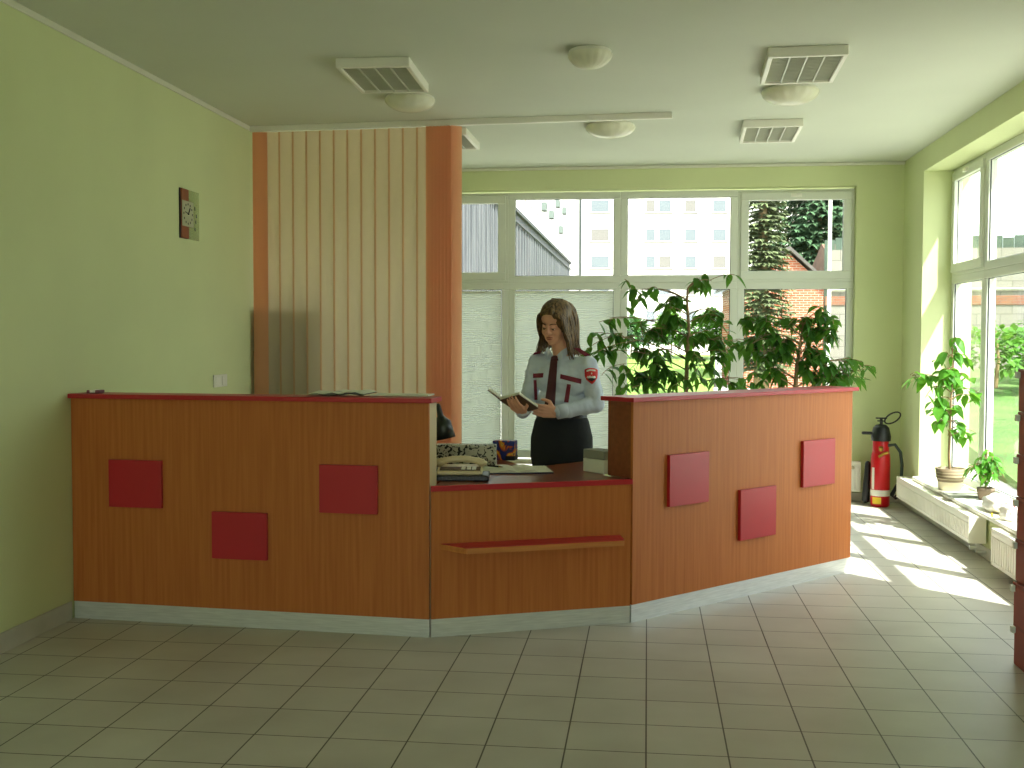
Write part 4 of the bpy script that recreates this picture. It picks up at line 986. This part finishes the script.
# apartment block far behind
ab = thing('apartment_block', 'long pale apartment block with rows of windows behind the yard', 'building', (1.0, 105, GZ))
t = MB(); t.box((-14.5, 0, 0), (15, 12, 26)); t.obj('facade', mat('pale_render', 'dedad0', .9), ab)
gwin = mat('far_window_glass', '6c7276', .4, spec=.15); gwin2 = mat('far_window_curtain', '74706c', .5, spec=.15)
def awin(x, z, w_=1.6, h=1.5, m_=gwin):
    f = MB(); bars(f, lambda u, d, z_: (u, d, z_), x, x+w_, z, z+h, .1, -.06, .0); fo_ = f.obj('window_frame', M['white'], ab)
    MB().box((x+.1, -.03, z+.1), (x+w_-.1, -.01, z+h-.1)).obj('glass', m_, fo_)
    MB().box((x-.1, -.16, z-.1), (x+w_+.1, -.001, z)).obj('ledge', gwin2, fo_)
bl0 = Vector((1.0, 105, GZ))
for row, yy in enumerate((207, 236, 263, 290, 318)):
    for (x0, x1) in ((590, 610), (645, 656), (658, 672), (684, 697), (712, 727)):
        a = at(x0, yy+6, 105)-bl0; b = at(x1, yy-8, 105)-bl0
        awin(a.x, a.z, b.x-a.x, b.z-a.z, gwin if (row+x0) % 3 else gwin2)
MB().tube([(at(580.5, 200, 104.7)-bl0).xy.to_3d(), ((at(580.5, 200, 104.7)-bl0).x, -.3, 25)], .12, 6).obj('drainpipe', M['lampg'], ab, label='dark drainpipe')
# left building: ribbed grey annex with white storey above and air conditioners
an = thing('grey_annex', 'grey ribbed-metal annex running away from the back windows on the left', 'building', (-4.6, 12, GZ))
za = at_x(545, 241, -4.6).z-GZ
t = MB(); t.box((-3, 0, 0), (0, 54, za))
for k in range(119): t.box((-.001, .1+k*.45, 0), (.05 if k % 2 else .03, .1+k*.45+(.2 if k % 3 else .12), za-.25))
t.obj('ribbed_wall', mat('grey_ribbed_metal', '6a6b6e', .8, scale=1.5, col2='56585c', spec=.1, stretch=(3, 3, .3)), an)
t = MB(); t.box((-3, -.1, za), (.12, 54, za+.12)); t.box((.06, -.1, za-.35), (.1, 54, za-.27)); t.obj('roof_edge', mat('dark_edge', '3c3d40', .8), an, label='dark roof edge')
for k in range(1, 19): MB().bevbox((.06, k*2.8, za+.12), (.1, k*2.8+.05, za+.75), .004).obj('railing_post', M['grille'], an)
MB().box((.06, 0, za+.72), (.1, 54, za+.77)).obj('handrail', M['grille'], an)
wb = thing('white_building', 'white building with air conditioner boxes behind the grey annex', 'building', (-7.8, 12, GZ))
MB().box((-8, 0, 0), (0, 40, 14)).obj('facade', mat('white_render', 'd9d6cc', .9), wb)
for k in range(9):
    for z in (5.2, 8.2): awin_p = MB().box((.0, 1.6+k*4, z), (.04, 3.0+k*4, z+1.6)).obj('window', gwin, wb)
MB().tube([(.1, 5.5, 0), (.1, 5.5, 13)], .06, 6).obj('drainpipe', M['lampg'], wb)
def ac(x, y, Xp, label):
    p_ = at_x(x, y, Xp)
    o_ = thing('air_conditioner', label, 'air conditioner', (-7.8, p_.y, p_.z-.3), group='air conditioners on the white building')
    MB().bevbox((.12, -.42, .02), (.5, .42, .62), .02).obj('casing', mat('ac_grey', '5f6862', .6) if 'ac_grey' not in bpy.data.materials else bpy.data.materials['ac_grey'], o_)
    t_ = MB()
    t_.tube([(.501+.004, -.12+.2*math.cos(a), .32+.2*math.sin(a)) for a in [2*PI*i/20 for i in range(21)]], .012, 6)
    for k in range(5): t_.box((.5, -.32, .2+k*.06), (.508, .08, .21+k*.06))
    t_.obj('fan_guard', M['lampg'], o_)
    b_ = MB(); b_.tube([(0, -.3, 0), (.5, -.3, 0)], .02, 6); b_.tube([(0, .3, 0), (.5, .3, 0)], .02, 6); b_.tube([(0, -.3, -.35), (.45, -.3, 0)], .018, 6); b_.tube([(0, .3, -.35), (.45, .3, 0)], .018, 6); b_.obj('bracket', M['lampg'], o_)
for x, y, l in ((547, 207, 'air conditioner box nearest on the white wall'), (560, 204, 'air conditioner box highest on the white wall'), (554, 215, 'air conditioner box between two others on the white wall'),
                (566.5, 211, 'air conditioner box right of the highest one on the white wall'), (563, 230, 'low air conditioner box on a slanted bracket'), (574, 227, 'farthest air conditioner box on the white wall')): ac(x, y, -7.3, l)
# conifers
def conifer(c, h, r, seed, label, m_, n=60, ls=.2, nb=16, nq=11):
    random.seed(seed); o_ = thing('conifer', label, 'tree', c, group='conifers beyond the yard')
    MB().tube([(0, 0, 0), (0, 0, h*.5), (0, 0, h)], [.22, .14, .02], 8).obj('trunk', M['bark'], o_); fo = MB()
    for k in range(n):
        z = h*(.12+.86*k/n); rr = r*(1-k/n)**.8+.12
        for j in range(nb):
            a = random.random()*2*PI; d_ = Vector((math.cos(a), math.sin(a), -.18)); L = rr*random.uniform(.7, 1.1)
            for q_ in range(nq):
                t_ = .15+.85*q_/(nq-1); b_ = Vector((0, 0, z))+d_*L*t_
                for s in (-1, 1):
                    dd = d_+Vector((-d_.y, d_.x, 0))*s*.8; leaf_into(fo, b_, dd+Vector((0, 0, random.gauss(-.15, .25))), Vector((0, 0, 1)), ls*random.uniform(.7, 1.3), ls*.42, .2)
    fo.obj('foliage', m_, o_, kind='stuff')
cm1 = mat('spruce_needles', '3f5e3c', .9, var=.4, scale=2); cm2 = mat('olive_needles', '5e6a44', .9, var=.4, scale=2)
c = at(762, 300, 31); conifer((c.x, 31, GZ), 8.6, .85, 41, 'olive green conifer left of the white lamp post', cm2, ls=.15, nb=16, nq=9, n=70)
c = at(818, 300, 53); conifer((c.x, 53, GZ), 13.5, 3.6, 42, 'large blue-green spruce behind the brick house', cm1, ls=.34, nb=20, n=64)
c = at(850, 300, 63); conifer((c.x, 63, GZ), 14.5, 3.4, 43, 'spruce at the right edge of the back window', cm1, ls=.38, nb=18)
# brick house with gable
c = at(788, 330, 40)
bh = thing('brick_house', 'red brick outbuilding with a tiled gable roof beyond the lawn', 'building', (c.x, 40, GZ), R(3))
bm_ = brick_mat('red_brick', 'b0603f', '9c5236', 'b5a595', .26, .085, .01)
hx0, hx1, hz0, hz1 = -1.7, 1.25, 3.6, 4.75
t = MB(); t.prism([(hx0, 0), (hx1, 0), (hx1, 5), (hx0, 5)], 0, hz0); t.add([(hx0, 0, hz0), (hx1, 0, hz0), (0, 0, hz1), (hx0, 5, hz0), (hx1, 5, hz0), (0, 5, hz1)], [(0, 1, 2), (5, 4, 3), (0, 2, 5, 3), (1, 4, 5, 2)]); t.obj('wall', bm_, bh)
q0, q1 = (hx0-.25, hz0-.05), (hx1+.2, hz0-.05)
t = MB(); t.add([(q0[0], -.2, q0[1]), (0, -.2, hz1+.1), (q1[0], -.2, q1[1]), (q0[0], 5.2, q0[1]), (0, 5.2, hz1+.1), (q1[0], 5.2, q1[1])]+[(q0[0], -.2, q0[1]+.12), (0, -.2, hz1+.24), (q1[0], -.2, q1[1]+.12), (q0[0], 5.2, q0[1]+.12), (0, 5.2, hz1+.24), (q1[0], 5.2, q1[1]+.12)],
    [(0, 3, 4, 1), (1, 4, 5, 2), (6, 7, 10, 9), (7, 8, 11, 10), (0, 1, 7, 6), (1, 2, 8, 7), (3, 9, 10, 4), (4, 10, 11, 5), (0, 6, 9, 3), (2, 5, 11, 8)]); t.obj('roof', mat('grey_roof', '5a5550', .8, var=.2, scale=5), bh)
MB().bevbox((hx1+.03, -.1, 0), (hx1+.22, .1, 4.9), .01).obj('corner_pier', brick_mat('orange_brick', 'cf8a5a', 'c27a4c', 'cabba8'), bh, label='orange brick pier')
ch_ = thing('cream_house', 'cream house with a brown roof to the right of the white lamp post', 'building', (c.x+3.0, 41, GZ), R(3))
MB().box((-1.3, 0, 2.2), (3, 4, 4.4)).obj('wall', mat('cream_render', 'c4b896', .9), ch_); MB().box((-1.3, 0, 0), (3, 4, 2.199)).obj('brick_base', bm_, ch_, label='brick base')
t = MB(); t.add([(-1.35, -.4, 4.3), (3.2, -.4, 4.3), (3.2, 2, 5.3), (-1.35, 2, 5.3), (-1.35, 4.4, 4.3), (3.2, 4.4, 4.3)], [(0, 1, 2, 3), (3, 2, 5, 4), (0, 3, 4), (1, 5, 2), (0, 4, 5, 1)]); t.obj('roof', mat('brown_roof', '6a4a3a', .8, var=.3, scale=4), ch_)
f = MB(); bars(f, lambda u, d, z: (u, d, z), -.2, .7, 2.4, 3.5, .1, -.06, 0); fo_ = f.obj('window_frame', M['white'], ch_); MB().box((-.1, -.03, 2.5), (.6, -.01, 3.4)).obj('glass', gwin, fo_)
c = at(828.5, 330, 30)
lpst = thing('lamp_post', 'slim white lamp post in front of the brick house', 'lamp post', (c.x, 30, GZ))
MB().tube([(0, 0, 0), (0, 0, 1.2), (0, 0, 7.5)], [.07, .055, .045], 12).obj('pole', M['white'], lpst); MB().tube([(0, 0, 7.4), (-.2, 0, 7.6), (-.8, 0, 7.65)], [.04, .04, .07], 10).obj('lamp_head', M['white'], lpst)
# overhead wires seen through the right window
for k, z in enumerate((8.2, 9.3, 7.2)):
    MB().tube([(4+i*2, 34+i*.2, z-.35*math.sin(PI*i/12)) for i in range(13)], .012, 4).obj('overhead_wire', M['lampg'], label=['middle thin overhead wire across the sky outside the right window', 'highest thin overhead wire across the sky outside the right window', 'lowest thin overhead wire across the sky outside the right window'][k], cat='wire')

# ------------------------------------------------------------------ light
SUN, SKY, EXPO = 13.0, 1.0, 0.15
wd = bpy.data.worlds.new('world'); sc.world = wd; wd.use_nodes = True; nt = wd.node_tree; bgn = nt.nodes['Background']
sk_ = nt.nodes.new('ShaderNodeTexSky'); sk_.sky_type = 'NISHITA'; sk_.sun_disc = False; sk_.sun_elevation = R(54); sk_.sun_rotation = R(135); sk_.air_density = 1; sk_.dust_density = 3; sk_.ozone_density = 1
mixw = nt.nodes.new('ShaderNodeMixRGB'); mixw.inputs[0].default_value = .6; mixw.inputs[2].default_value = (.91, 1.0, .93, 1)
hsv = nt.nodes.new('ShaderNodeMixRGB'); hsv.blend_type = 'MULTIPLY'; hsv.inputs[0].default_value = 1; hsv.inputs[2].default_value = (.12, .12, .12, 1)
nt.links.new(sk_.outputs[0], hsv.inputs[1]); nt.links.new(hsv.outputs[0], mixw.inputs[1]); nt.links.new(mixw.outputs[0], bgn.inputs[0])
bgn.inputs[1].default_value = SKY*5.0
sl_ = bpy.data.lights.new('sun', 'SUN'); sl_.energy = SUN; sl_.angle = R(.6); sl_.color = (1, .985, .92)
so_ = bpy.data.objects.new('sun', sl_); COL.objects.link(so_)
el = R(54.5); dirv = Vector((-.703*math.cos(el), .711*math.cos(el), -math.sin(el)))
so_.rotation_euler = dirv.to_track_quat('-Z', 'Y').to_euler()
def portal(loc, d, sx_, sy_):
    l = bpy.data.lights.new('window_portal', 'AREA'); l.shape = 'RECTANGLE'; l.size = sx_; l.size_y = sy_; l.cycles.is_portal = True
    ob = bpy.data.objects.new('window_portal', l); COL.objects.link(ob); ob.location = loc; ob.rotation_euler = Vector(d).to_track_quat('-Z', 'Z').to_euler()
portal((-.6, 11.1, 1.65), (0, -1, 0), 5.2, 2.7)
portal((2.8, 7.97, 1.7), (-1, 0, 0), 4.2, 2.7)
portal((-.25, YF-.35, 1.65), (0, 1, 0), 4.8, 2.7)
# glazed entrance behind the camera
casement(lambda u, d, z: (u, YF-.2+d, z), -2.6, -.25, .3, WZ1, 2.2, False, 'glazed entrance panel opposite the counter, left half')
casement(lambda u, d, z: (u, YF-.2+d, z), -.25, 2.1, .3, WZ1, 2.2, False, 'glazed entrance panel opposite the counter, right half')

cy_ = sc.cycles
cy_.use_denoising = True
cy_.max_bounces = 12; cy_.diffuse_bounces = 8; cy_.transparent_max_bounces = 16; cy_.transmission_bounces = 8; cy_.glossy_bounces = 4
cy_.caustics_reflective = False; cy_.caustics_refractive = False; cy_.sample_clamp_indirect = 8
vs_ = sc.view_settings
vs_.view_transform = 'Standard'; vs_.look = 'None'; vs_.gamma = 1; vs_.use_curve_mapping = False; vs_.exposure = EXPO
